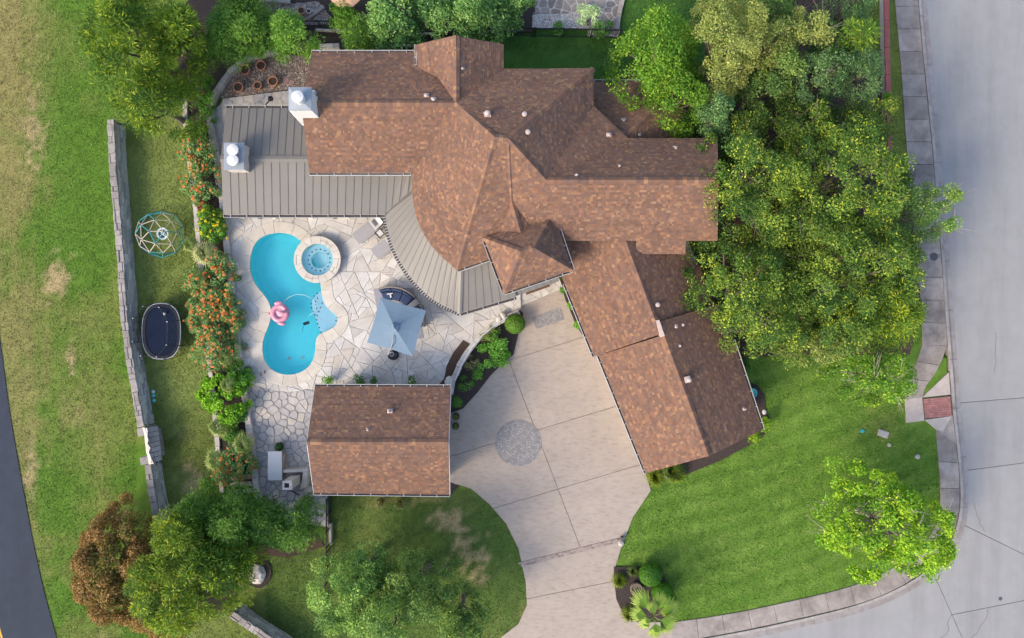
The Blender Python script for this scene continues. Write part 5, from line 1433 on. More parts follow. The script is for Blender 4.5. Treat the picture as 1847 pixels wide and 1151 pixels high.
MB().tube([(bx[0], bx[1], PZ), (bx[0], bx[1], 2.1), P(707, 622, 2.78), P(709, 612, 2.86), P(711, 600, 2.8)], .032, 8).build('mast', M['sling'], um)
for dx in (-.22, .2): MB().tube([(bx[0] + dx - .05, bx[1] - .1, PZ + .31), (bx[0] + dx + .05, bx[1] - .1, PZ + .31)], .10, 12).build('wheel', M['dark_grey'], um)
MB().lathe([(.13, PZ + .26), (.15, PZ + .3), (.1, PZ + .33), (.09, PZ + .28)], bx[0] - .06, bx[1] - .05, 14, closed=True).build('handle_ring', M['steel'], um)
# grey outdoor rug
MB().prism(PP([(674, 521.5), (746, 519.5), (764, 610), (690, 622)], PZ), PZ + .012, PZ + .03).build('outdoor_rug', M['rug'], None, 'grey woven rug below the curved sofa and blue parasol', 'rug')
# curved sofa
sc = P2(706, 577, PZ + .4); sofa = thing('curved_sofa', 'curved wicker sofa with navy cushions beside the blue parasol', 'sofa', (sc[0], sc[1], PZ))
def arc(r0, r1, t0, t1, z0, z1, bev, n=8):
    tt = [math.radians(t0 + (t1 - t0) * i / n) for i in range(n + 1)]
    return MB().prism([(sc[0] + r0 * math.cos(t), sc[1] + r0 * math.sin(t)) for t in tt] + [(sc[0] + r1 * math.cos(t), sc[1] + r1 * math.sin(t)) for t in tt[::-1]], z0, z1, bev)
r_in, r_seat, r_back, r_out = 1.18, 1.72, 1.90, 2.04
for t0, t1 in ((-12, 27), (43, 112)):
    arc(r_in, r_out, t0, t1, PZ + .04, PZ + .30, .02, 10).build('wicker_base', M['wicker'], sofa)
    arc(r_back + .02, r_out, t0, t1, PZ + .30, PZ + .74, .03, 10).build('wicker_back', M['wicker'], sofa)
for t0, t1 in ((-11, 26), (44, 66), (67, 88), (89, 111)):
    arc(r_in + .02, r_back - .16, t0, t1, PZ + .3, PZ + .46, .04).build('seat_cushion', M['navy'], sofa)
    arc(r_back - .15, r_back + .01, t0, t1, PZ + .3, PZ + .78, .05).build('back_cushion', M['navy'], sofa)
arc(r_in + .1, r_out - .05, 29, 41, PZ + .04, PZ + .6, .03).build('wedge_table', M['sling'], sofa)
c = P2(703, 530, PZ + .5); tw = thing('toy_plane', 'small white toy lying on the navy seat cushion', 'toy', (c[0], c[1], PZ + .46))
MB().box(c[0], c[1], PZ + .47, PZ + .52, .36, .07, .15).build('wing', M['white_paint'], tw); MB().box(c[0] + .05, c[1] - .1, PZ + .475, PZ + .525, .08, .28, .15).build('body', M['white_paint'], tw)
ct = P2(716, 572, PZ + .4); rt = thing('round_table', 'round beige coffee table tucked under the blue parasol', 'table', (*ct, PZ))
MB().lathe([(.001, PZ + .37), (.60, PZ + .37), (.60, PZ + .42), (.001, PZ + .425)], *ct, 28).build('table_top', M['marble'], rt)
MB().lathe([(.30, PZ), (.25, PZ + .1), (.08, PZ + .15), (.08, PZ + .37)], *ct, 14).build('pedestal', M['wicker'], rt)
# two sun loungers with a small table between
def lounger(foot, head, label):
    f, h = Vector((*P2(*foot, PZ), PZ)), Vector((*P2(*head, PZ + .3), PZ)); d = h - f; L = d.length; d.normalize(); s_ = Vector((-d.y, d.x, 0))
    root = thing('sun_lounger', label, 'lounger', tuple((f + h) / 2), 'loungers beside the curved porch')
    w = .36
    def slab(t0, t1, z0, z1, ww, th, nm, m):
        q = MB(); P_ = lambda t, e, z: tuple(f + d * (t * L) + s_ * e + Vector((0, 0, z)))
        top = [P_(t0, -ww, z0), P_(t1, -ww, z1), P_(t1, ww, z1), P_(t0, ww, z0)]; bot = [P_(t0, -ww, z0 - th), P_(t1, -ww, z1 - th), P_(t1, ww, z1 - th), P_(t0, ww, z0 - th)]
        i = len(q.v); q.v += top + bot; q.f += [(0, 3, 2, 1), (4, 5, 6, 7), (0, 1, 5, 4), (1, 2, 6, 5), (2, 3, 7, 6), (3, 0, 4, 7)]; q.c += [None] * 6
        return q.build(nm, m, root)
    slab(0, .60, .34, .36, w, .07, 'mattress', M['sling'])
    slab(.61, .97, .36, .80, w, .06, 'backrest', M['sling'])
    slab(.86, .97, .69, .83, w, -.02, 'pillow', M['marble'])
    slab(.70, .80, .50, .62, w * .55, -.03, 'headrest', M['dark_grey'])
    for e in (-1, 1):
        q = MB(); q.tube([f + s_ * e * (w + .03) + Vector((0, 0, .3)), f + d * L * .98 + s_ * e * (w + .03) + Vector((0, 0, .3))], .022, 6); q.build('side_rail', M['marble'], root)
        for t in (.06, .92): MB().tube([f + d * (t * L) + s_ * e * (w + .03), f + d * (t * L) + s_ * e * (w + .03) + Vector((0, 0, .3))], .02, 6).build('leg', M['marble'], root)
lounger((643, 432), (689, 394), 'grey sling lounger with raised white back, on the flagstones by the porch corner')
lounger((677, 460), (716, 428), 'grey sling lounger half under the curved porch roof')
c = P2(685, 421, PZ + .4); st = thing('side_table', 'small square table with black frame between the loungers', 'table', (*c, PZ))
MB().box(*c, PZ + .38, PZ + .42, .42, .42, .7, .01).build('table_top', M['marble'], st)
for i in range(4):
    a_ = .7 + i * math.pi / 2; MB().box(c[0] + .2 * math.cos(a_), c[1] + .2 * math.sin(a_), PZ + .415, PZ + .45, .05, .45, a_).build('frame_bar', M['black'], st)
    MB().box(c[0] + .27 * math.cos(a_ + .785), c[1] + .27 * math.sin(a_ + .785), PZ, PZ + .38, .04, .04, a_).build('leg', M['black'], st)
for k, (x, y) in enumerate(((468, 389), (604, 389))):
    c = P2(x, y, .5); MB().lathe([(.16, PZ), (.2, PZ + .3), (.14, PZ + .5), (.001, PZ + .52)], *c, 14).build('dark_planter', M['dark_grey'], None, ['black urn at the porch edge beside the pool', 'dark green urn at the porch edge behind the spa'][k], 'planter')

# flamingo float
fc = P2(504.5, 565, .3); fg = thing('flamingo_float', 'pink inflatable flamingo ring floating at the pool edge', 'pool float', (*fc, WZ))
path = [(fc[0] + .42 * math.cos(t * math.pi / 14), fc[1] + .44 * math.sin(t * math.pi / 14), WZ + .09) for t in range(29)]
MB().tube(path, .17, 10, cap=False).build('ring', M['pink'], fg, smooth=True)
MB().ellipsoid((fc[0] - .02, fc[1], WZ + .06), (.30, .30, .08), 0).build('seat', M['pale_pink'], fg, smooth=True)
MB().tube([(fc[0] + .40, fc[1] + .16, WZ + .15), (fc[0] + .45, fc[1] + .1, WZ + .5), (fc[0] + .3, fc[1] + .06, WZ + .72), (fc[0] + .08, fc[1] + .08, WZ + .74), (fc[0] - .02, fc[1] + .09, WZ + .66)], [.11, .09, .08, .09, .05], 10).build('neck', M['pink'], fg, smooth=True)
MB().ellipsoid((fc[0] + .36, fc[1] + .0, WZ + .55), (.09, .06, .06), .3).build('beak', M['deep_pink'], fg, smooth=True)
for sy, dx in ((1, -.08), (-1, .10)): MB().ellipsoid((fc[0] + dx, fc[1] + sy * .62, WZ + .16), (.27, .13, .12), sy * .22).build('wing', M['pink'], fg, smooth=True)
MB().ellipsoid((fc[0] - .62, fc[1] - .04, WZ + .1), (.1, .05, .07), 0).build('tail', M['deep_pink'], fg, smooth=True)
# suction cleaner with its floating hose
cl = thing('pool_cleaner', 'dark pool cleaner with a white floating hose', 'pool cleaner', P(551, 583, WZ))
MB().tube([(*P2(x, y, WZ), WZ + .012) for x, y in chaikin([(511, 546), (520, 537), (530, 532), (543, 531), (556, 534), (566, 543), (570, 552), (566, 563), (557, 571)], False, 1)], .014, 6).build('hose', M['mint'], cl)
c = P2(551, 583, WZ); m_ = MB(); m_.box(c[0], c[1], WZ - .35, WZ - .05, .30, .16, .35, .03); m_.build('body', M['dark_grey'], cl)
MB().tube([(c[0] - .1, c[1] - .05, WZ - .1), (c[0] - .28, c[1] - .45, WZ - .3), (c[0] - .32, c[1] - .55, WZ - .5)], .012, 5).build('tail_hose', M['dark_grey'], cl)
for dx in (-.13, .12): MB().ellipsoid((c[0] + dx, c[1] + dx * .3, WZ - .03), (.05, .045, .04), 0, 8, 6).build('wheel', M['tile'], cl)
for k, (x, y) in enumerate(((471, 675), (478, 671))):
    c = P2(x, y, PZ); sh_ = MB(); sh_.prism([(c[0] + .055 * math.cos(t * .7) * (1 if t < 5 else .8), c[1] + .13 * math.sin(t * .7)) for t in range(9)], PZ + .03, PZ + .06, .01)
    sh_.build('sandal', M['plum_stone'], None, ['brown sandal on the coping, further from the water', 'brown sandal on the coping, closer to the water'][k], 'sandal', 'pair of sandals on the coping')

# outdoor fireplace, counter and low walls
fp = thing('outdoor_fireplace', 'L-shaped outdoor stone fireplace with a square chimney', 'fireplace', P(530, 865, 0))
MB().prism(PP([(511, 848), (556, 846), (556, 851), (512, 853)], .9), .1, .95, .03).build('back_wall', M['white_stone'], fp)
MB().prism(PP([(547, 851), (556, 851), (551, 880), (542, 881)], .9), .1, .95, .03).build('side_wall', M['coping'], fp)
MB().prism(PP([(513, 853), (546, 852), (542, 880), (512, 880)], .6), .1, .55).build('hearth', M['dark_stone'], fp)
MB().prism(PP([(509, 869), (527, 867.5), (527, 883), (509, 883)], 2.35), .1, 2.3, .03).build('stack', M['white_stone'], fp)
for pts in ([(509, 868), (527, 866), (527, 871), (509, 872)], [(509, 880), (527, 880), (527, 884), (509, 884)], [(509, 872), (513, 872), (513, 880), (509, 880)], [(521.5, 871.5), (527, 871), (527, 880), (521.5, 880)]):
    MB().prism(offset_poly(ccw(PP(pts, 2.4)), -.004), 2.3, 2.42, .01).build('rim_stone', M['white_stone'], fp)
MB().prism(PP([(513, 872), (521.5, 872), (521.5, 880), (513, 880)], 2.3), 2.2, 2.303).build('flue', M['soot'], fp)
MB().tube([P(523, 884, .3), P(532, 889, .3), P(540, 893, .22)], .035, 6).build('poker', M['black'], fp)
ctb = thing('outdoor_counter', 'white slab counter on a stone base beside the fireplace', 'counter', P(496, 840, 0))
MB().prism(PP([(483, 814.5), (508, 814.5), (508.5, 866.5), (483, 866.5)], 1.0), .93, 1.0, .01).build('counter_top', M['marble'], ctb)
MB().prism(PP([(487, 820), (508.5, 820), (509, 862), (487, 862)], .9), .1, .92).build('counter_base', M['wall_stone'], ctb)
# white boulder, teal basin, path light, boxes and lids
def boulder(x, y, r3, label, m, seed, z=0):
    rnd = random.Random(seed); c = P2(x, y, z); b = MB().ellipsoid((c[0], c[1], z + r3[2] * .4), r3, rnd.random(), 12, 8)
    b.v = [(v[0] + rnd.uniform(-.12, .12) * r3[0], v[1] + rnd.uniform(-.12, .12) * r3[1], v[2] + rnd.uniform(-.15, .15) * r3[2]) for v in b.v]
    return b.build('boulder', m, None, label, 'boulder')
boulder(465, 1034, (.50, .62, .35), 'pitted white boulder in a round mulch ring', M['rock'], 1)
boulder(1120, 979, (.2, .2, .16), 'white stone beside the end of the cobble band', M['white_stone'], 2)
boulder(1378, 743, (.14, .17, .1), 'small white stone at the edge of the garage bed', M['white_paint'], 3)
boulder(428, 803, (.28, .24, .22), 'pinkish stone between the two fan palms in the bed', M['rock'], 4, .2)
c = P2(1123, 972, .3); pl = thing('path_light', 'square grey path light at the driveway edge', 'light', (*c, 0))
MB().box(*c, 0, .3, .16, .16, .2, .01).build('post', M['dark_grey'], pl); MB().box(*c, .3, .36, .24, .24, .2, .02).build('cap', M['iron'], pl)
c = P2(1357, 709, .3); tb = thing('teal_basin', 'round teal basin in the mulch beside the garage', 'basin', (*c, 0))
MB().lathe([(.2, .05), (.29, .3), (.29, .36), (.25, .36), (.2, .26), (.001, .25)], *c, 22).build('bowl', M['teal_light'], tb)
c = P2(1593, 782.5, 0); ub = thing('utility_box', 'pale rectangular utility lid set in the front lawn', 'utility box', (*c, 0))
MB().box(*c, -.05, .035, .66, .42, -.33, .01).build('frame', M['ramp'], ub); MB().box(*c, .03, .05, .56, .33, -.33, .008).build('lid', M['white_stone'], ub)
for x, y, r, l_, m in ((1555.5, 777.5, .12, 'round green valve cap in the front lawn', M['teal']), (1655, 824, .15, 'white oval meter lid in the grass beside the pavement', M['ramp']), (1604, 803, .11, 'small pale valve cap beside the utility lid', M['ramp'])):
    c = P2(x, y, 0); MB().lathe([(r, -.05), (r, .03), (r * .8, .045), (.001, .045)], c[0], c[1], 14).build('valve_cap', m, None, l_, 'cap')
def manhole(x, y, r, z, label):
    c = P2(x, y, z); root = thing('manhole', label, 'manhole', (c[0], c[1], z))
    MB().lathe([(r, z - .05), (r, z + .006), (r * .9, z + .006), (r * .9, z - .01)], c[0], c[1], 24, closed=True).build('rim', M['iron'], root)
    MB().lathe([(r * .89, z - .03), (r * .89, z + .01), (.001, z + .012)], c[0], c[1], 24).build('cover', M['iron'], root)
manhole(1684.5, 463, .25, .046, 'round dark manhole cover in the pavement under the oaks')
manhole(1804.5, 1080, .12, -.104, 'small dark valve cover in the concrete street')
c = P2(1148, 1062, .3); stp = thing('stone_urn', 'squat brown stone urn in the island bed', 'urn', (*c, 0))
MB().lathe([(.30, .05), (.40, .3), (.36, .42), (.30, .42), (.28, .34), (.001, .33)], *c, 20).build('urn_body', M['urn'], stp)
MB().lathe([(.16, .33), (.18, .40), (.10, .42), (.09, .36)], c[0] + .04, c[1] - .12, 14, closed=True).build('spout', M['dark_grey'], stp)
# ================================================================== TREES, SHRUBS, GRASS
LEAF_GAIN = np.array([1.90, 2.18, 1.5])
def lerp3(a, b, t): return np.asarray(a) + (np.asarray(b) - np.asarray(a)) * np.asarray(t)[..., None]
def leaves(cen, rad, n_per, L, W, cols, rng, spray=0.0, up=0.35, flat=.8, tip=None, tip_p=0.0, jit=.18):
    """leaf quads in clumps: cen (k,3), rad (k,), n_per leaves each; returns quads and colours"""
    k = len(cen); idx = np.repeat(np.arange(k), n_per); n = len(idx)
    d = rng.normal(size=(n, 3)); d[:, 2] = np.abs(d[:, 2]) * 1.0 - .35; d /= np.linalg.norm(d, axis=1)[:, None] + 1e-9
    t = rng.random(n) ** .45
    r = rad[idx] * t
    p = cen[idx] + d * r[:, None] * np.array([1, 1, flat])
    # leaf axis and normal
    rv = rng.normal(size=(n, 3)); rv /= np.linalg.norm(rv, axis=1)[:, None]
    ax = d * spray + rv * (1 - spray * .6); ax[:, 2] *= .6; ax /= np.linalg.norm(ax, axis=1)[:, None] + 1e-9
    nr = d * .5 + rng.normal(size=(n, 3)) * .55 + np.array([-.15, -.1, up]); nr /= np.linalg.norm(nr, axis=1)[:, None] + 1e-9
    bx = np.cross(nr, ax); bx /= np.linalg.norm(bx, axis=1)[:, None] + 1e-9
    s = rng.uniform(.65, 1.35, n)[:, None]
    a, b = ax * L * .5 * s, bx * W * .5 * s
    V = np.stack([p - a, p - a * .1 + b, p + a, p - a * .1 - b], 1)
    c = cols[idx] * rng.uniform(1 - jit, 1 + jit, n)[:, None] * np.array([1, 1, 1]) + 0
    c[:, 0] *= rng.uniform(.88, 1.12, n)
    if tip is not None:
        young = np.clip(rng.normal(.8, .9, k), 0, 2.8) * tip_p       # some sprays carry new growth, others hardly any
        m = (rng.random(n) < young[idx] * 1.25) & (t > .5)
        c[m] = np.asarray(tip) * rng.uniform(.8, 1.2, m.sum())[:, None]
    c *= LEAF_GAIN
    return V, c
def crown_points(cx, cy, R, zb, zt, n, rng, irr=.18, squash=(1, 1), hollow=.25, shape=.55, bough=.55):
    ph = rng.uniform(0, 6.28, 5); am = rng.uniform(.3, 1, 5) * irr / np.sqrt(np.arange(1, 6))
    th = rng.uniform(0, 2 * np.pi, n); rho = np.sqrt(rng.random(n))
    rr = 1 + sum(am[k] * np.sin((k + 2) * th + ph[k]) for k in range(5))
    x = cx + R * squash[0] * rho * rr * np.cos(th); y = cy + R * squash[1] * rho * rr * np.sin(th)
    dome = np.clip(1 - rho ** 2, 0, 1) ** shape
    top = zb + (zt - zb) * dome
    # boughs: rounded masses with shaded clefts between them
    nb = max(3, int(math.pi * R * R * squash[0] * squash[1] * bough)); tb = rng.uniform(0, 2 * np.pi, nb); rb = np.sqrt(rng.random(nb)) * .95
    bx, by = cx + R * squash[0] * rb * np.cos(tb), cy + R * squash[1] * rb * np.sin(tb)
    dd = np.hypot(x[:, None] - bx[None], y[:, None] - by[None]); near = dd.argmin(1); dmin = dd.min(1)
    size = .62 / math.sqrt(bough)
    rise = np.sqrt(np.clip(1 - (dmin / size) ** 2, 0, 1))
    lift = rng.uniform(-.35, .35, nb)[near]
    amp = min(1.5, .34 * (zt - zb))
    bump = (rise - .6 + lift) * amp + (fbm(x * .9 + 31, y * .9 + 17, int(rng.integers(99)), 3) - .5) * (zt - zb) * .3
    z = np.where(rng.random(n) < hollow, zb + (top - zb) * rng.uniform(.15, .8, n), top + bump)
    global BOUGH; BOUGH = (near, rise)
    return np.stack([x, y, np.maximum(z, zb * .6)], 1), rho
def limbs(base, cen, rng, trunk_r, zfork, nl, twig=0):
    m_ = MB(); b = Vector(base)
    c0 = Vector(np.mean(cen, 0)); fork = Vector((b.x * .8 + c0.x * .2, b.y * .8 + c0.y * .2, zfork))
    m_.tube([b, b.lerp(fork, .5) + Vector((rng.uniform(-.1, .1), rng.uniform(-.1, .1), 0)), fork], [trunk_r * 1.25, trunk_r, trunk_r * .85], 8)
    pick = rng.choice(len(cen), min(nl, len(cen)), replace=False)
    for i in pick:
        t = Vector(cen[i]); mid = fork.lerp(t, .5) + Vector((rng.uniform(-.25, .25), rng.uniform(-.25, .25), .35))
        m_.tube([fork, mid, t], [trunk_r * .5, trunk_r * .28, trunk_r * .08], 6)
    for i in rng.choice(len(cen), min(twig, len(cen)), replace=False):
        t = Vector(cen[i]); d = Vector((rng.normal(), rng.normal(), .5)).normalized()
        for q in range(3):
            e = t + (d + Vector((rng.normal(), rng.normal(), rng.normal() * .4)) * .5) * rng.uniform(.4, .9)
            m_.tube([t - d * .4, t, e], [.03, .02, .006], 4)
    return m_
TREES = {
 # kind: leaf length, width, spray, clump radius, clumps per m2, leaves per clump, colours (dark, mid, light), tip colour, tip share
 'oak':     dict(L=.15, W=.075, spray=.25, rc=(.32, .62), dens=2.3, n=105, cols=((.026, .052, .014), (.046, .080, .018), (.085, .118, .024)), tip=(.200, .210, .032), tip_p=.17),
 'elm':     dict(L=.16, W=.085, spray=.35, rc=(.35, .7), dens=2.2, n=110, cols=((.050, .105, .013), (.075, .150, .018), (.115, .195, .024)), tip=(.19, .25, .03), tip_p=.18),
 'olive':   dict(L=.13, W=.07, spray=.2, rc=(.3, .55), dens=2.6, n=110, cols=((.082, .100, .034), (.120, .132, .045), (.165, .165, .062)), tip=(.22, .20, .075), tip_p=.16),
 'blue':    dict(L=.15, W=.06, spray=.4, rc=(.3, .6), dens=2.3, n=110, cols=((.030, .058, .030), (.046, .082, .044), (.075, .115, .060)), tip=(.10, .14, .06), tip_p=.12),
 'feather': dict(L=.30, W=.06, spray=.8, rc=(.45, .85), dens=1.9, n=120, cols=((.034, .066, .013), (.058, .098, .015), (.105, .145, .018)), tip=(.22, .23, .022), tip_p=.15),
 'juniper': dict(L=.22, W=.055, spray=.75, rc=(.4, .7), dens=3.2, n=120, cols=((.026, .058, .016), (.045, .088, .020), (.070, .120, .026)), tip=(.105, .155, .030), tip_p=.15),
 'gold':    dict(L=.26, W=.055, spray=.8, rc=(.4, .75), dens=2.1, n=120, cols=((.044, .082, .014), (.075, .118, .016), (.125, .160, .020)), tip=(.25, .25, .024), tip_p=.14),
 'russet':  dict(L=.15, W=.085, spray=.2, rc=(.3, .5), dens=4.6, n=110, cols=((.112, .062, .026), (.135, .078, .030), (.090, .082, .026)), tip=(.200, .100, .052), tip_p=.3),
 'hedge':   dict(L=.20, W=.085, spray=.5, rc=(.35, .6), dens=2.6, n=100, cols=((.038, .085, .034), (.062, .120, .046), (.100, .165, .062)), tip=(.17, .23, .10), tip_p=.18),
 'lime':    dict(L=.19, W=.10, spray=.4, rc=(.3, .6), dens=2.0, n=90, cols=((.060, .118, .012), (.095, .170, .015), (.150, .215, .018)), tip=(.22, .26, .022), tip_p=.18),
 'soft':    dict(L=.15, W=.08, spray=.2, rc=(.3, .58), dens=2.5, n=110, cols=((.040, .074, .026), (.066, .106, .034), (.102, .145, .046)), tip=(.16, .19, .055), tip_p=.16),
}
def tree(name, label, x, y, rpx, height, kind, seed, group=None, squash=(1, 1), trunk=.2, zb=None, twig=0, pale=False, nl=14, irr=.18, hollow=.25, tone=1.0, cat='tree', shape=.55, dens=1.0):
    K = TREES[kind]; rng = np.random.default_rng(seed)
    zm = height * .72
    cx, cy = P2(x, y, zm); R = rpx * S * (CAM_H - zm) / CAM_H
    zb = height * .38 if zb is None else zb
    nC = max(6, int(math.pi * R * R * squash[0] * squash[1] * K['dens'] * 2.0 * dens))
    rc = rng.uniform(*K['rc'], nC)
    Rin = max(.2, R - .35)
    cen, rho = crown_points(cx, cy, Rin, zb, height - .3, nC, rng, irr, squash, hollow, shape)
    dk, md, lt = (np.array(c) * tone for c in K['cols'])
    pick = np.clip(.5 + rng.normal(0, .26, int(BOUGH[0].max()) + 1)[BOUGH[0]] + rng.normal(0, .2, nC), 0, 1)
    cols = np.where((pick < .5)[:, None], lerp3(dk, md, np.clip(pick * 2, 0, 1)), lerp3(md, lt, np.clip(pick * 2 - 1, 0, 1)))
    root = thing(name, label, cat, (cx, cy, 0), group)
    V, C = leaves(cen, rc, int(K['n'] * 1.5), K['L'] * .84, K['W'] * .84, cols, rng, K['spray'], tip=np.array(K['tip']) * tone, tip_p=K['tip_p'])
    quads_object('crown', V, C, M['leaf'], root)
    limbs((cx, cy, -.05), cen, rng, trunk, zb * .8, nl, twig).build('trunk', M['pale_bark'] if pale else M['bark'], root)
    return root
G_OAK = 'yellow-flecked oaks beside the east wing'
tree('oak_tree', 'large dark oak with yellow-green new leaves overhanging the east wing gable', 1355, 345, 122, 8.6, 'oak', 1, G_OAK, twig=16, trunk=.3)
tree('oak_tree', 'broad dark oak with yellow-green tips beside the red capped wall', 1525, 330, 138, 8.8, 'oak', 2, G_OAK, twig=22, trunk=.32)
tree('oak_tree', 'dark oak with yellow-flecked crown leaning over the garage roof', 1350, 525, 112, 7.8, 'oak', 3, G_OAK, twig=12, trunk=.28)
tree('oak_tree', 'spreading oak with yellow-flecked crown beside the manhole pavement', 1525, 500, 145, 8.4, 'oak', 4, G_OAK, twig=26, trunk=.32)
tree('oak_tree', 'dark oak crown in the middle of the yellow-flecked oaks', 1440, 430, 95, 7.2, 'oak', 5, G_OAK, twig=20, trunk=.3, tone=.8)  # darker leaf tone paints shade into the gaps between crowns
tree('elm_tree', 'bright green elm beside the back lawn', 1195, 95, 98, 7.5, 'elm', 6, squash=(.85, 1.15), trunk=.22, tone=.76)
tree('elm_tree', 'bright green elm over the lower rear roof', 1225, 175, 78, 6.6, 'elm', 7, trunk=.2, tone=.72)
tree('olive_oak', 'olive green oak with dense dry crown behind the bright elms', 1312, 65, 92, 8.4, 'olive', 8, squash=(.95, 1.05), trunk=.28)
tree('olive_oak', 'small olive oak with bare grey twigs between taller trees', 1462, 50, 58, 7.6, 'olive', 9, twig=10, trunk=.2, dens=.8)
tree('blue_green_tree', 'blue-green bushy tree with dull leaves next to red capped wall', 1553, 135, 66, 6.2, 'blue', 10, squash=(.85, 1.2), trunk=.18)
tree('blue_green_tree', 'blue-green tree under the small olive oak', 1475, 140, 72, 6.4, 'blue', 11, trunk=.2, twig=6)
tree('blue_green_tree', 'grey-green tree between bright elm and yellow-flecked oaks', 1278, 215, 58, 6.2, 'blue', 12, trunk=.18, tone=1.25)
tree('cedar_tree', 'yellow-green cedar among blue-green trees by the red capped wall', 1522, 85, 38, 6.9, 'feather', 13, trunk=.14)
tree('blue_green_tree', 'dark green tree at the back lawn corner under the olive oak', 1390, 150, 62, 6.6, 'soft', 14, trunk=.18, tone=.8)
tree('blue_green_tree', 'deep green tree behind the neighbours\' elm by the north boundary', 1400, 20, 60, 6.8, 'soft', 15, trunk=.18)
tree('small_tree', 'mid green tree reaching over the pavement and kerb', 1668, 372, 52, 5.6, 'soft', 16, trunk=.12, twig=8, pale=True, tone=1.1, squash=(1.1, .85))
tree('small_tree', 'sparse pale green tree tip hanging over the kerb', 1700, 415, 26, 5.0, 'soft', 17, trunk=.08, twig=10, pale=True, tone=1.5, dens=.7)
tree('olive_tree', 'golden olive tree with dry feathery tips at the oak edge', 1598, 560, 80, 6.6, 'gold', 18, trunk=.2, tone=.85, twig=8, dens=1.4)
tree('olive_tree', 'pale olive tree at the front lawn edge below the oaks', 1480, 620, 62, 5.4, 'olive', 19, squash=(1.3, .7), trunk=.16)
tree('small_tree', 'open small tree with bare pale limbs beside the kerb ramp', 1585, 680, 84, 5.0, 'elm', 20, squash=(1.1, .75), trunk=.13, twig=16, pale=True, dens=.62, nl=22, tone=.8)
tree('lime_tree', 'lime green street-corner tree with bare twigs and gaps', 1608, 955, 112, 5.2, 'lime', 21, squash=(1.16, 1.04), trunk=.15, twig=34, pale=True, nl=30, irr=.26, dens=1.0, tone=1.0)
tree('oak_tree', 'dark oak with yellow-green tips between grey-green tree and east wing', 1335, 245, 62, 5.8, 'oak', 22, G_OAK, twig=8, tone=.85)  # low filler oak, leaves darkened to stand for shade between crowns
tree('oak_tree', 'dark oak crown below the blue-green trees', 1445, 235, 80, 6.2, 'oak', 23, G_OAK, twig=12, tone=.85)  # leaf colour lowered here too, as painted shade among the oaks
tree('oak_tree', 'shadowy oak beside the red capped wall, below the blue-green bush', 1560, 228, 62, 6.8, 'oak', 24, G_OAK, tone=.75)  # filler crown with shade put into its leaf tone
tree('olive_oak', 'olive oak limb over the dark green tree', 1398, 85, 62, 7.4, 'olive', 25, tone=.85)
tree('oak_tree', 'yellow-flecked oak overhanging the pavement slabs', 1605, 455, 68, 6.2, 'oak', 26, G_OAK, twig=10, tone=1.1)
tree('oak_tree', 'low yellow-flecked oak at the front lawn edge', 1430, 575, 84, 5.8, 'oak', 27, G_OAK, twig=10)
tree('juniper_tree', 'dark feathery tree between bald lawn patch and side terrace', 365, 925, 50, 4.6, 'juniper', 61, tone=.95)
tree('juniper_tree', 'green feathery shrub between side terrace and boulder ring', 470, 945, 48, 4.2, 'juniper', 62, tone=1.1)
tree('spreading_oak', 'small pale green oak spray reaching to the lawn railing', 655, 1040, 45, 5.6, 'soft', 63, tone=1.45)
tree('blue_green_tree', 'blue-green tree at the red capped wall beyond the small cedar', 1525, 18, 50, 6.0, 'blue', 28)
# north-west feathery trees
G_F = 'feathery trees around the stone wall head'
tree('feathery_tree', 'tall feathery tree with yellow tips at the head of the stone wall', 228, 75, 100, 7.0, 'feather', 30, G_F, trunk=.2, tone=.88)
tree('feathery_tree', 'dark feathery tree drooping over the head of the stone wall', 262, 180, 72, 6.2, 'feather', 31, G_F, trunk=.18, tone=.85)
tree('feathery_tree', 'feathery tree with pale yellow sprays beside the dark mulch', 325, 55, 62, 6.0, 'feather', 32, G_F, trunk=.16, tone=.88)
tree('feathery_shrub', 'green feathery shrub mass behind the curved gravel wall', 420, 56, 60, 4.0, 'juniper', 33, trunk=.12, tone=1.25, squash=(1.1, .9))
tree('feathery_shrub', 'light green feathery shrub drooping over the gravel bed', 520, 62, 46, 3.4, 'juniper', 34, trunk=.1, tone=1.45)
tree('feathery_shrub', 'dark feathery shrub beside the neighbour\'s stone bench', 440, 12, 50, 4.0, 'juniper', 35, trunk=.1)
tree('rounded_bush', 'soft green rounded bush at the west wing eave', 655, 68, 44, 2.8, 'juniper', 36, trunk=.08, tone=1.1, cat='shrub')
tree('glossy_hedge', 'glossy grey-green hedge shrub beside the tan parasol', 708, 28, 68, 4.0, 'hedge', 37, 'glossy hedge shrubs', trunk=.1, cat='shrub')
tree('glossy_hedge', 'glossy green hedge shrub between two larger ones', 785, 14, 48, 3.8, 'hedge', 38, 'glossy hedge shrubs', trunk=.1, cat='shrub')
tree('glossy_hedge', 'glossy green hedge shrub along the railing above the back lawn', 862, 22, 62, 4.0, 'hedge', 39, 'glossy hedge shrubs', trunk=.1, cat='shrub')
tree('glossy_hedge', 'small glossy hedge shrub at the white gravel', 940, 10, 36, 3.4, 'hedge', 40, 'glossy hedge shrubs', trunk=.08, cat='shrub', tone=.9)
tree('broadleaf_bush', 'dark broadleaf bush with orange fruit below the tan parasol', 615, 28, 30, 2.6, 'elm', 41, trunk=.07, cat='shrub', tone=.8)
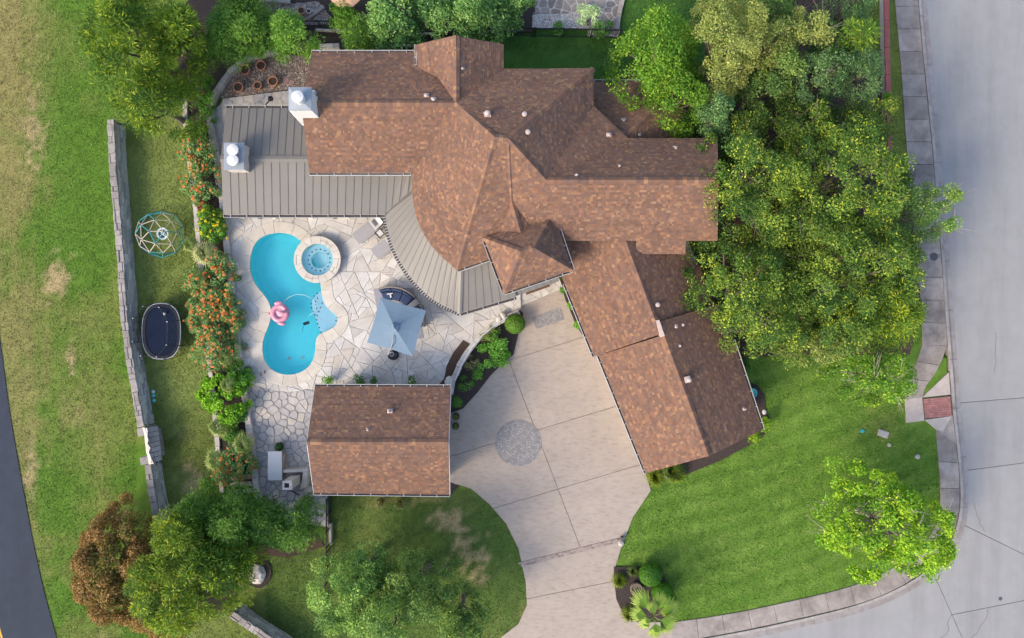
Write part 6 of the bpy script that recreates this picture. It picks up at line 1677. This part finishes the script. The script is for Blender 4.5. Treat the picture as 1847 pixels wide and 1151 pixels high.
# south-west group
tree('russet_tree', 'russet brown crape myrtle outside the stone wall', 208, 1030, 108, 4.4, 'russet', 50, squash=(.95, 1.05), trunk=.12, irr=.1)
tree('russet_tree', 'low russet crape myrtle at the foot of yellow-green trees', 285, 1105, 75, 3.4, 'russet', 51, trunk=.1)
tree('gold_tree', 'yellow-green feathery tree beside the russet tree', 325, 1060, 100, 6.6, 'gold', 52, trunk=.2, squash=(1.05, 1), tone=.85)
tree('gold_tree', 'feathery tree with golden sprays behind the bald lawn patch', 335, 960, 62, 5.8, 'gold', 53, trunk=.16, tone=.8)
tree('gold_tree', 'feathery green tree over the white boulder ring', 398, 1010, 58, 6.0, 'feather', 54, trunk=.16)
tree('juniper_tree', 'dark green feathery tree beside the side terrace end', 425, 935, 60, 4.8, 'juniper', 55, trunk=.14, squash=(1.15, .85))
tree('juniper_tree', 'green feathery shrub against the lawn railing', 520, 957, 58, 3.9, 'juniper', 56, trunk=.12, tone=1.1, squash=(1.1, .8))
tree('spreading_oak', 'soft green oak with pale crown beside the lawn railing', 635, 1085, 88, 6.2, 'soft', 57, trunk=.2, tone=1.3)
tree('spreading_oak', 'dark green oak on the south lawn beside the pale-crowned oak', 755, 1070, 72, 5.8, 'soft', 58, trunk=.18, tone=.85)
tree('spreading_oak', 'low green oak edge beside the driveway lawn', 828, 1118, 60, 4.6, 'soft', 59, trunk=.14, tone=.95)
tree('spreading_oak', 'pale green oak limb between railing and driveway lawn', 700, 1120, 62, 6.5, 'soft', 60, trunk=.16, tone=1.1)

# ---- shrubs with blossom
def shrub(name, label, x, y, rpx, h, cols, seed, L=.12, W=.07, n=85, rc=.26, squash=(1, 1), blossom=None, group=None, spray=.2, z0=.1, dens=5.0, cat='shrub', shape=.5, tip=None, tip_p=0, irr=.15, bl_size=.09):
    rng = np.random.default_rng(seed); zm = z0 + h * .7
    cx, cy = P2(x, y, zm); R = rpx * S * (CAM_H - zm) / CAM_H
    nC = max(5, int(math.pi * R * R * squash[0] * squash[1] * dens))
    r = rng.uniform(.75, 1.25, nC) * min(rc, R * .55)
    cen, rho = crown_points(cx, cy, max(.05, R - r.mean() * .75), z0 + h * .25, z0 + h * .85, nC, rng, irr, squash, .25, shape, 2.0)
    pick = np.clip(rng.normal(.5, .3, nC), 0, 1); dk, lt = np.array(cols[0]), np.array(cols[1])
    root = thing(name, label, cat, (cx, cy, 0), group)
    V, C = leaves(cen, r, n, L, W, lerp3(dk, lt, pick), rng, spray, tip=tip, tip_p=tip_p)
    quads_object('foliage', V, C, M['leaf'], root)
    m_ = MB()
    for i in rng.choice(nC, min(7, nC), replace=False): m_.tube([(cx, cy, 0), tuple((np.array([cx, cy, z0]) + cen[i]) / 2), tuple(cen[i])], [.03, .02, .008], 5)
    m_.build('stems', M['bark'], root)
    if blossom:
        col, share = blossom[0], blossom[1]
        sel = rng.random(nC) < share; k = cen[sel]; k = k + rng.normal(0, .1, k.shape); k[:, 2] += r[sel] * 1.0
        if len(k):
            V2, C2 = leaves(k, np.full(len(k), bl_size), 16, bl_size * .8, bl_size * .6, np.array(col)[rng.integers(0, len(col), len(k))], rng, .1, up=.9, flat=.5)
            quads_object('blossom', V2, C2, M['leaf'], root)
    return root
BALLS = []
ORG = [(.38, .095, .030), (.42, .14, .045), (.33, .070, .03), (.38, .17, .09)]
GB = ((.070, .118, .050), (.125, .178, .085)); GF = 'orange-flowered shrubs in the long bed'
for a in (('shrub with orange blossom beside the porch chimney', 350, 272, 36, 61, (.9, 1.0)), ('shrub with orange blossom beside the west end of the metal roof', 360, 326, 36, 62, (.95, 1.0)), ('sparse orange-flowered shrub spilling onto the play lawn by the spiky plants', 350, 508, 26, 63, (1, 1)), ('large orange-flowered shrub beside the trampoline and pool', 392, 525, 40, 64, (.9, 1)), ('orange-flowered shrub in the bed facing the flamingo float', 385, 580, 44, 65, (1, 1)), ('orange-flowered shrub beside the sandals end of the pool', 385, 628, 40, 66, (1, .95)), ('orange-flowered shrub opposite the outdoor counter', 425, 838, 30, 67, (1, 1)), ('low orange-flowered shrub by the stone treads', 405, 858, 26, 68, (1, .8)), ('orange-flowered shrub between the spiky palms and trampoline', 375, 545, 34, 168, (1, 1)), ('orange-flowered shrub leaning over the terrace coping', 412, 560, 26, 169, (.9, 1.1)), ('orange-flowered shrub behind the pale dwarf palm', 395, 478, 24, 170, (1, 1))):
    shrub('flowering_shrub', a[0], a[1], a[2], a[3] * 1.22, 1.5, GB, a[4], squash=a[5], blossom=(ORG, 1.0), group=GF, dens=9, n=62, bl_size=.085)
shrub('flowering_shrub', 'green bush with a few orange blossoms at the head of the long bed', 358, 160, 40, 1.5, ((.045, .11, .018), (.09, .17, .03)), 69, blossom=(ORG, .08), spray=.5, L=.16, W=.06)
shrub('flowering_shrub', 'yellow-green bush at the head of the orange blossom', 350, 240, 30, 1.3, ((.075, .125, .012), (.15, .19, .02)), 70, blossom=(ORG, .1))
shrub('yellow_flower_shrub', 'bush covered in yellow flowers at the porch corner', 376, 404, 34, 1.5, ((.05, .115, .02), (.09, .165, .03)), 71, blossom=([(.42, .30, .010), (.44, .35, .03), (.38, .26, .008)], 1.0), dens=11, bl_size=.09)
shrub('lime_shrub', 'vivid lime green shrub in the bed opposite the pool house', 402, 720, 56, 1.7, ((.062, .130, .010), (.115, .205, .016)), 72, L=.16, W=.11, dens=6, tip=(.16, .25, .02), tip_p=.2)
shrub('green_shrub', 'mid green leafy shrub beside the vivid lime one', 428, 690, 26, 1.5, ((.05, .12, .02), (.09, .18, .03)), 73, L=.14, W=.08)
shrub('green_shrub', 'dark green shrub between the fan palms and terrace', 432, 758, 22, 1.0, ((.03, .085, .03), (.055, .12, .05)), 74)
shrub('red_leaf_shrub', 'low dark red shrub beside the yellow flowers', 362, 366, 15, .6, ((.12, .02, .02), (.20, .05, .03)), 75, n=60)
for a in (('green bush between the vivid lime shrub and fan palms', 418, 752, 24, 201), ('green bush between two dwarf palms against the terrace', 420, 785, 22, 202), ('leafy green bush under the small fan palm', 425, 668, 22, 203), ('green bush at the foot of the yellow flowers', 392, 432, 16, 204), ('green bush beside the head of the inner wall', 372, 205, 16, 205)):
    shrub('bed_shrub', a[0], a[1], a[2], a[3], 1.1, ((.055, .11, .026), (.095, .165, .040)), a[4], dens=7, group='green bushes filling the long bed')
BALLS.append(('clipped round box ball at the end of the curved wall', 929, 584, 18, 1.1, (.065, .115, .018), 76, .05))
shrub('green_shrub', 'bright leafy shrub in the bed inside the driveway curve', 890, 632, 36, 1.0, ((.055, .130, .020), (.105, .205, .045)), 77, L=.11, W=.07, dens=8, n=90, irr=.2)
for a in (('loose brown-green plant behind the bright leafy shrub', 880, 602, 22, .8, ((.10, .10, .04), (.14, .15, .06))), ('small green clump on the dark mulch beside the driveway joint', 862, 672, 15, .5, ((.05, .12, .02), (.08, .17, .03))), ('wispy brown plant on the mulch', 848, 655, 18, .5, ((.11, .10, .06), (.15, .14, .08))), ('flat green groundcover clump beside the outbuilding corner', 838, 694, 18, .4, ((.04, .10, .02), (.07, .14, .03))), ('small dark green clump above the round pots', 825, 722, 15, .4, ((.035, .09, .02), (.06, .13, .03)))):
    shrub('low_plant', a[0], a[1], a[2], a[3], a[4], a[5], 80 + a[3], L=.12, W=.035, spray=.6, cat='plant', z0=.05)
for a in (('green foundation plant beside the entry landing', 1018, 522, 10, ((.05, .11, .02), (.09, .15, .03))), ('lime foundation plant in the middle of the garage strip', 1031, 552, 12, ((.07, .16, .015), (.11, .22, .02))), ('green foundation plant at the end of the garage strip', 1044, 585, 13, ((.055, .13, .015), (.09, .18, .02)))):
    shrub('foundation_plant', a[0], a[1], a[2], a[3], .7, a[4], 90 + a[1], n=70, z0=.05)
shrub('box_hedge', 'small green box hedge at the pool house corner', 590, 686, 15, .8, ((.05, .11, .02), (.08, .15, .03)), 95, L=.07, W=.045, dens=14, squash=(1.1, .7), z0=PZ)
WHT = [(.75, .74, .70), (.70, .62, .60)]
for a in (('white-flowered plant beside the pool house eave', 646, 686, 13, .7), ('small low plant beside the white-flowered one', 674, 687, 8, .25), ('white-flowered plant near the brown mulch strip', 744, 687, 11, .7)):
    shrub('patio_plant', a[0], a[1], a[2], a[3], .6, ((.045, .085, .03), (.08, .12, .05)), 100 + a[1], blossom=(WHT, a[4]), z0=PZ, dens=14, n=40, bl_size=.06, cat='plant')
for a in (('round potted bush beside the drive, further from the medallion', 822, 751, 8), ('round potted bush beside the drive, closer to the medallion', 821.5, 768.5, 7.5)):
    c = P2(a[1], a[2], .3); r0 = a[3] * S
    pr_ = pot(a[1], a[2], r0 * 1.0, .35, a[0], M['wicker'], 'round pots by the outbuilding', .03)
    rng = np.random.default_rng(a[2].__hash__() % 999)
    V, C = leaves(np.array([[c[0] + rng.normal(0, .06), c[1] + rng.normal(0, .06), .42] for _ in range(6)]), np.full(6, .12), 60, .09, .03, np.array([(.07, .085, .03)] * 6), rng, .5)
    quads_object('plant', V, C, M['leaf'], pr_)
BALLS.append(('small dark box ball beside the white counter', 503, 806, 7.5, .7, (.02, .045, .015), 105, .15))
BALLS.append(('clipped round ball shrub in the island bed', 1174, 1038, 20.5, 1.3, (.045, .105, .014), 106, .05))
BALLS.append(('clipped round shrub behind the palm in the island bed', 1196, 1072, 20, 1.0, (.05, .115, .014), 107, .05))
shrub('grey_bush', 'silver grey bush on the neighbour\'s terrace', 1062, 28, 26, 1.4, ((.20, .23, .19), (.34, .37, .31)), 108, dens=8)
shrub('green_shrub', 'dark green shrub beside the silver grey bush', 1088, 48, 22, 1.3, ((.03, .075, .02), (.06, .12, .035)), 109)
shrub('green_shrub', 'small green shrub on the white gravel by the railing', 1012, 48, 15, .8, ((.05, .11, .03), (.08, .16, .05)), 110)
shrub('green_shrub', 'yellow-green shrub below the red capped wall', 1602, 178, 14, 1.2, ((.07, .13, .014), (.12, .18, .02)), 111, squash=(.6, 1.4))
shrub('hedge_shrub', 'yellow-green hedge shrub at the garage corner', 1378, 766, 16, .9, ((.085, .135, .014), (.13, .18, .02)), 112, dens=9)
shrub('hedge_shrub', 'yellow-green hedge shrub below the garage corner', 1358, 786, 15, .8, ((.09, .14, .014), (.14, .19, .02)), 113, dens=9)
shrub('broad_shrub', 'dark green shrub beside the garage under the oaks', 1340, 655, 20, 1.4, ((.02, .055, .015), (.04, .085, .025)), 114)

def ball(label, x, y, rpx, h, col, seed, z0=.05, name='box_ball'):
    rng = np.random.default_rng(seed); r = rpx * S; cx, cy = P2(x, y, z0 + h * .6)
    root = thing(name, label, 'shrub', (cx, cy, 0)); n = int(2600 * (r / .6) ** 2)
    d = rng.normal(size=(n, 3)); d /= np.linalg.norm(d, axis=1)[:, None]; d = d[d[:, 2] > -.5]; n = len(d)
    p = np.array([cx, cy, z0 + h * .5]) + d * np.array([r, r, h * .5]) * rng.uniform(.93, 1.03, n)[:, None]
    t = np.cross(d, rng.normal(size=(n, 3))); t /= np.linalg.norm(t, axis=1)[:, None]; b = np.cross(d, t)
    t = (t + d * rng.uniform(-.5, .5, n)[:, None]) * .05; b = b * .028
    V = np.stack([p - t, p + b, p + t, p - b], 1); C = np.array(col) * LEAF_GAIN * rng.uniform(.65, 1.3, n)[:, None]
    quads_object('foliage', V, C, M['leaf'], root)
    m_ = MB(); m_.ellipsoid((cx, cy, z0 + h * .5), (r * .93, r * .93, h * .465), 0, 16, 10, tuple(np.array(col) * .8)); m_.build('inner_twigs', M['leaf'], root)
    MB().tube([(cx, cy, 0), (cx, cy, z0 + h * .4)], .04, 6).build('stem', M['bark'], root)
def grass_clump(label, x, y, rpx, h, cols, seed, n=220, z0=.04, name='ornamental_grass'):
    rng = np.random.default_rng(seed); cx, cy = P2(x, y, z0 + h * .5); R = rpx * S
    root = thing(name, label, 'grass', (cx, cy, 0))
    th = rng.uniform(0, 6.28, n); r = R * rng.uniform(.5, 1.05, n); d = np.stack([np.cos(th), np.sin(th), np.zeros(n)], 1); sd = np.stack([-np.sin(th), np.cos(th), np.zeros(n)], 1) * .016
    b = np.array([cx, cy, z0]) + d * (rng.random(n) * R * .2)[:, None]
    m = b + d * (r * .5)[:, None] + np.array([0, 0, 1]) * (h * rng.uniform(.7, 1.1, n))[:, None]
    e = b + d * r[:, None] + np.array([0, 0, 1]) * (h * rng.uniform(.2, .6, n))[:, None]
    V = np.concatenate([np.stack([b - sd, b + sd, m + sd, m - sd], 1), np.stack([m - sd, m + sd, e + sd * .2, e - sd * .2], 1)])
    C = lerp3(cols[0], cols[1], rng.random(n)); C = np.concatenate([C, C * 1.1])
    quads_object('blades', V, C, M['leaf'], root, 'stuff')
    return root
for a in BALLS: ball(*a)
YG = ((.09, .15, .012), (.20, .24, .02)); DG = ((.06, .11, .02), (.12, .17, .03))
grass_clump('arching ornamental grass in the middle below the garage gable', 1212, 848, 24, .7, DG, 1, 320)
grass_clump('yellow-green grass tuft below the garage corner by the drive', 1182, 860, 20, .55, YG, 2)
grass_clump('yellow-green grass tuft spilling toward the front lawn', 1222, 856, 18, .5, YG, 3)
grass_clump('bright grass tuft at the driveway edge of the island bed', 1117, 1047, 15, .45, YG, 4)
grass_clump('spiky yellow-green clump below the palm beside the kerb', 1135, 1108, 17, .5, YG, 5)
grass_clump('yellow-green clump beside the palm and the clipped shrub', 1205, 1100, 17, .5, YG, 6)
grass_clump('thin green tuft beside the clipped ball in the island bed', 1142, 1030, 12, .3, DG, 7, 120)
grass_clump('pale wispy grass below the pool house gutter', 690, 903, 16, .5, ((.14, .14, .06), (.2, .2, .09)), 8, 60)
grass_clump('second pale wispy grass below the pool house gutter', 722, 905, 16, .5, ((.14, .14, .06), (.2, .2, .09)), 9, 60)

# ---- fan palms: each frond is a part
def frond(root, hub, ang, stem, size, rise, droop, cols, rng, nseg=15, spread=1.9, name='frond'):
    d = Vector((math.cos(ang), math.sin(ang), 0)); s = Vector((-d.y, d.x, 0)); hub = Vector(hub)
    tip = hub + d * stem + Vector((0, 0, rise))
    V, C = [], []
    w = .018; z = Vector((0, 0, .01))
    mid = hub.lerp(tip, .5) + Vector((0, 0, abs(rise) * .25 + .05))
    for a, b in ((hub, mid), (mid, tip)): V.append([a - s * w, a + s * w, b + s * w * .8, b - s * w * .8]); C.append((.22, .26, .07))
    for k in range(nseg):
        t = (k / (nseg - 1) - .5) * spread * 1.0; L = size * (1 - .28 * abs(t) / (spread / 2)) * rng.uniform(.92, 1.06)
        dd = d * math.cos(t) + s * math.sin(t); ss = Vector((-dd.y, dd.x, 0)) * (size * .055)
        fold = Vector((0, 0, .02 if k % 2 else -.015))
        m1 = tip + dd * L * .55 + Vector((0, 0, .03)) + fold; e = tip + dd * L + Vector((0, 0, -droop * rng.uniform(.6, 1.2)))
        V.append([tip - ss * .15, tip + ss * .15, m1 + ss, m1 - ss]); V.append([m1 - ss, m1 + ss, e + ss * .12, e - ss * .12])
        f = rng.uniform(.8, 1.2); c = tuple(np.array(cols[0]) * (1 - k % 2 * .15) * f); C.append(c); C.append(tuple(np.array(cols[1]) * f))
    return quads_object(name, np.array([[tuple(p) for p in q] for q in V]), np.array(C), M['leaf'], root)
def palm(label, x, y, rpx, h, cols, seed, n=14, stem=.4, name='fan_palm', group=None, nseg=15, trunk_r=.09, lens=(.75, 1.05), spread=1.9):
    rng = random.Random(seed); cx, cy = P2(x, y, h); R = rpx * S * (CAM_H - h) / CAM_H
    root = thing(name, label, 'palm', (cx, cy, 0), group)
    MB().tube([(cx, cy, 0), (cx, cy, h * .6), (cx, cy, h)], [trunk_r * 1.2, trunk_r, trunk_r * .9], 8).build('trunk', M['bark'], root)
    class _R: uniform = staticmethod(lambda a, b: rng.uniform(a, b))
    for i in range(n):
        a = 2 * math.pi * i / n * 1.0 + rng.uniform(-.22, .22); q = rng.uniform(*lens)
        inner = i % 3 == 0
        frond(root, (cx, cy, h), a, R * stem * q * (.6 if inner else 1), R * (1 - stem) * q * (.8 if inner else 1), rng.uniform(.1, .3) + (.25 if inner else 0), rng.uniform(.05, .25), cols, _R, nseg, spread)
    return root
FP = ((.115, .185, .035), (.26, .32, .085))
palm('tall fan palm with bright split fronds in the island bed', 1178, 1110, 56, 2.6, ((.150, .270, .030), (.30, .40, .07)), 1, 11, .30, nseg=13, lens=(.6, 1.15), spread=1.35)
for k, a in enumerate((('dwarf fan palm leaning onto the play lawn beside the climbing dome', 346, 442, 20), ('pale dwarf fan palm below the yellow-flowered bush', 373, 458, 29), ('dwarf fan palm beside the sparse orange blossom', 362, 505, 24), ('dwarf fan palm among the orange blossom at the pool end', 408, 645, 20), ('dwarf fan palm at the foot of the vivid lime shrub', 397, 768, 26), ('dwarf fan palm against the side terrace wall', 441, 800, 26), ('dwarf fan palm by the stone treads', 394, 830, 28), ('small fan palm poking out of the lime shrub', 412, 694, 18))):
    palm(a[0], a[1], a[2], a[3], .9 if k != 7 else 1.5, (FP if k != 1 else ((.18, .22, .06), (.38, .38, .17))), 10 + k, 13, .22, 'dwarf_palm', 'dwarf fan palms in the long bed', 9, .06)

# ---- grass blades over every lawn (nobody could count them)
def blades(n, seed):
    rng = np.random.default_rng(seed)
    x = rng.uniform(-33, 33, n); y = rng.uniform(-21, 21, n)
    u, v = px_of(x, y)
    bad = inside(offset_poly(ccw(LROAD), .0), x, y) | inside(ccw(STREET), x, y) | inside(DRIVE, x, y) | inside(SL1 + SR1[::-1], x, y) | inside(SL2 + SR2[::-1], x, y)
    HARD = [[(330, 170), (380, 185), (400, 145), (470, 90), (1065, 90), (1065, 145), (1310, 145), (1310, 440), (1380, 770), (1170, 860), (812, 880), (812, 885), (600, 885), (590, 950), (520, 945), (470, 925), (400, 895)], [(190, 215), (235, 215), (300, 1060), (240, 1060), (246, 760)], [(1632, 620), (1720, 620), (1735, 800), (1690, 790), (1632, 765)], [(1594, -40), (1612, -40), (1616, 340), (1600, 340)], [(955, -40), (1120, -40), (1120, 70), (955, 70)], [(1107, 1022), (1192, 1022), (1215, 1118), (1112, 1118)], [(300, -40), (960, -40), (960, 70), (860, 66), (740, 95), (340, 185)]]
    for h in HARD: bad |= inside(PP(h), x, y)
    ok = ~bad; x, y = x[ok], y[ok]; n = len(x)
    c = lawn_colour(x, y) * rng.uniform(.55, 1.4, n)[:, None]
    th = rng.uniform(0, 6.28, n); hgt = rng.uniform(.025, .06, n); w = rng.uniform(.018, .034, n)
    lean = rng.uniform(.02, .07, n); d = np.stack([np.cos(th), np.sin(th)], 1)
    z = np.full(n, -.02)
    p = np.stack([x, y, z], 1); s = np.stack([-d[:, 1] * w, d[:, 0] * w, np.zeros(n)], 1)
    e = p + np.stack([d[:, 0] * lean, d[:, 1] * lean, hgt], 1)
    V = np.stack([p - s, p + s, e + s * .4, e - s * .4], 1)
    o = quads_object('grass_blades', V, c, M['blade'], None, 'stuff'); setp(o, 'short grass blades covering the lawns', 'grass')
blades(330000, 5)
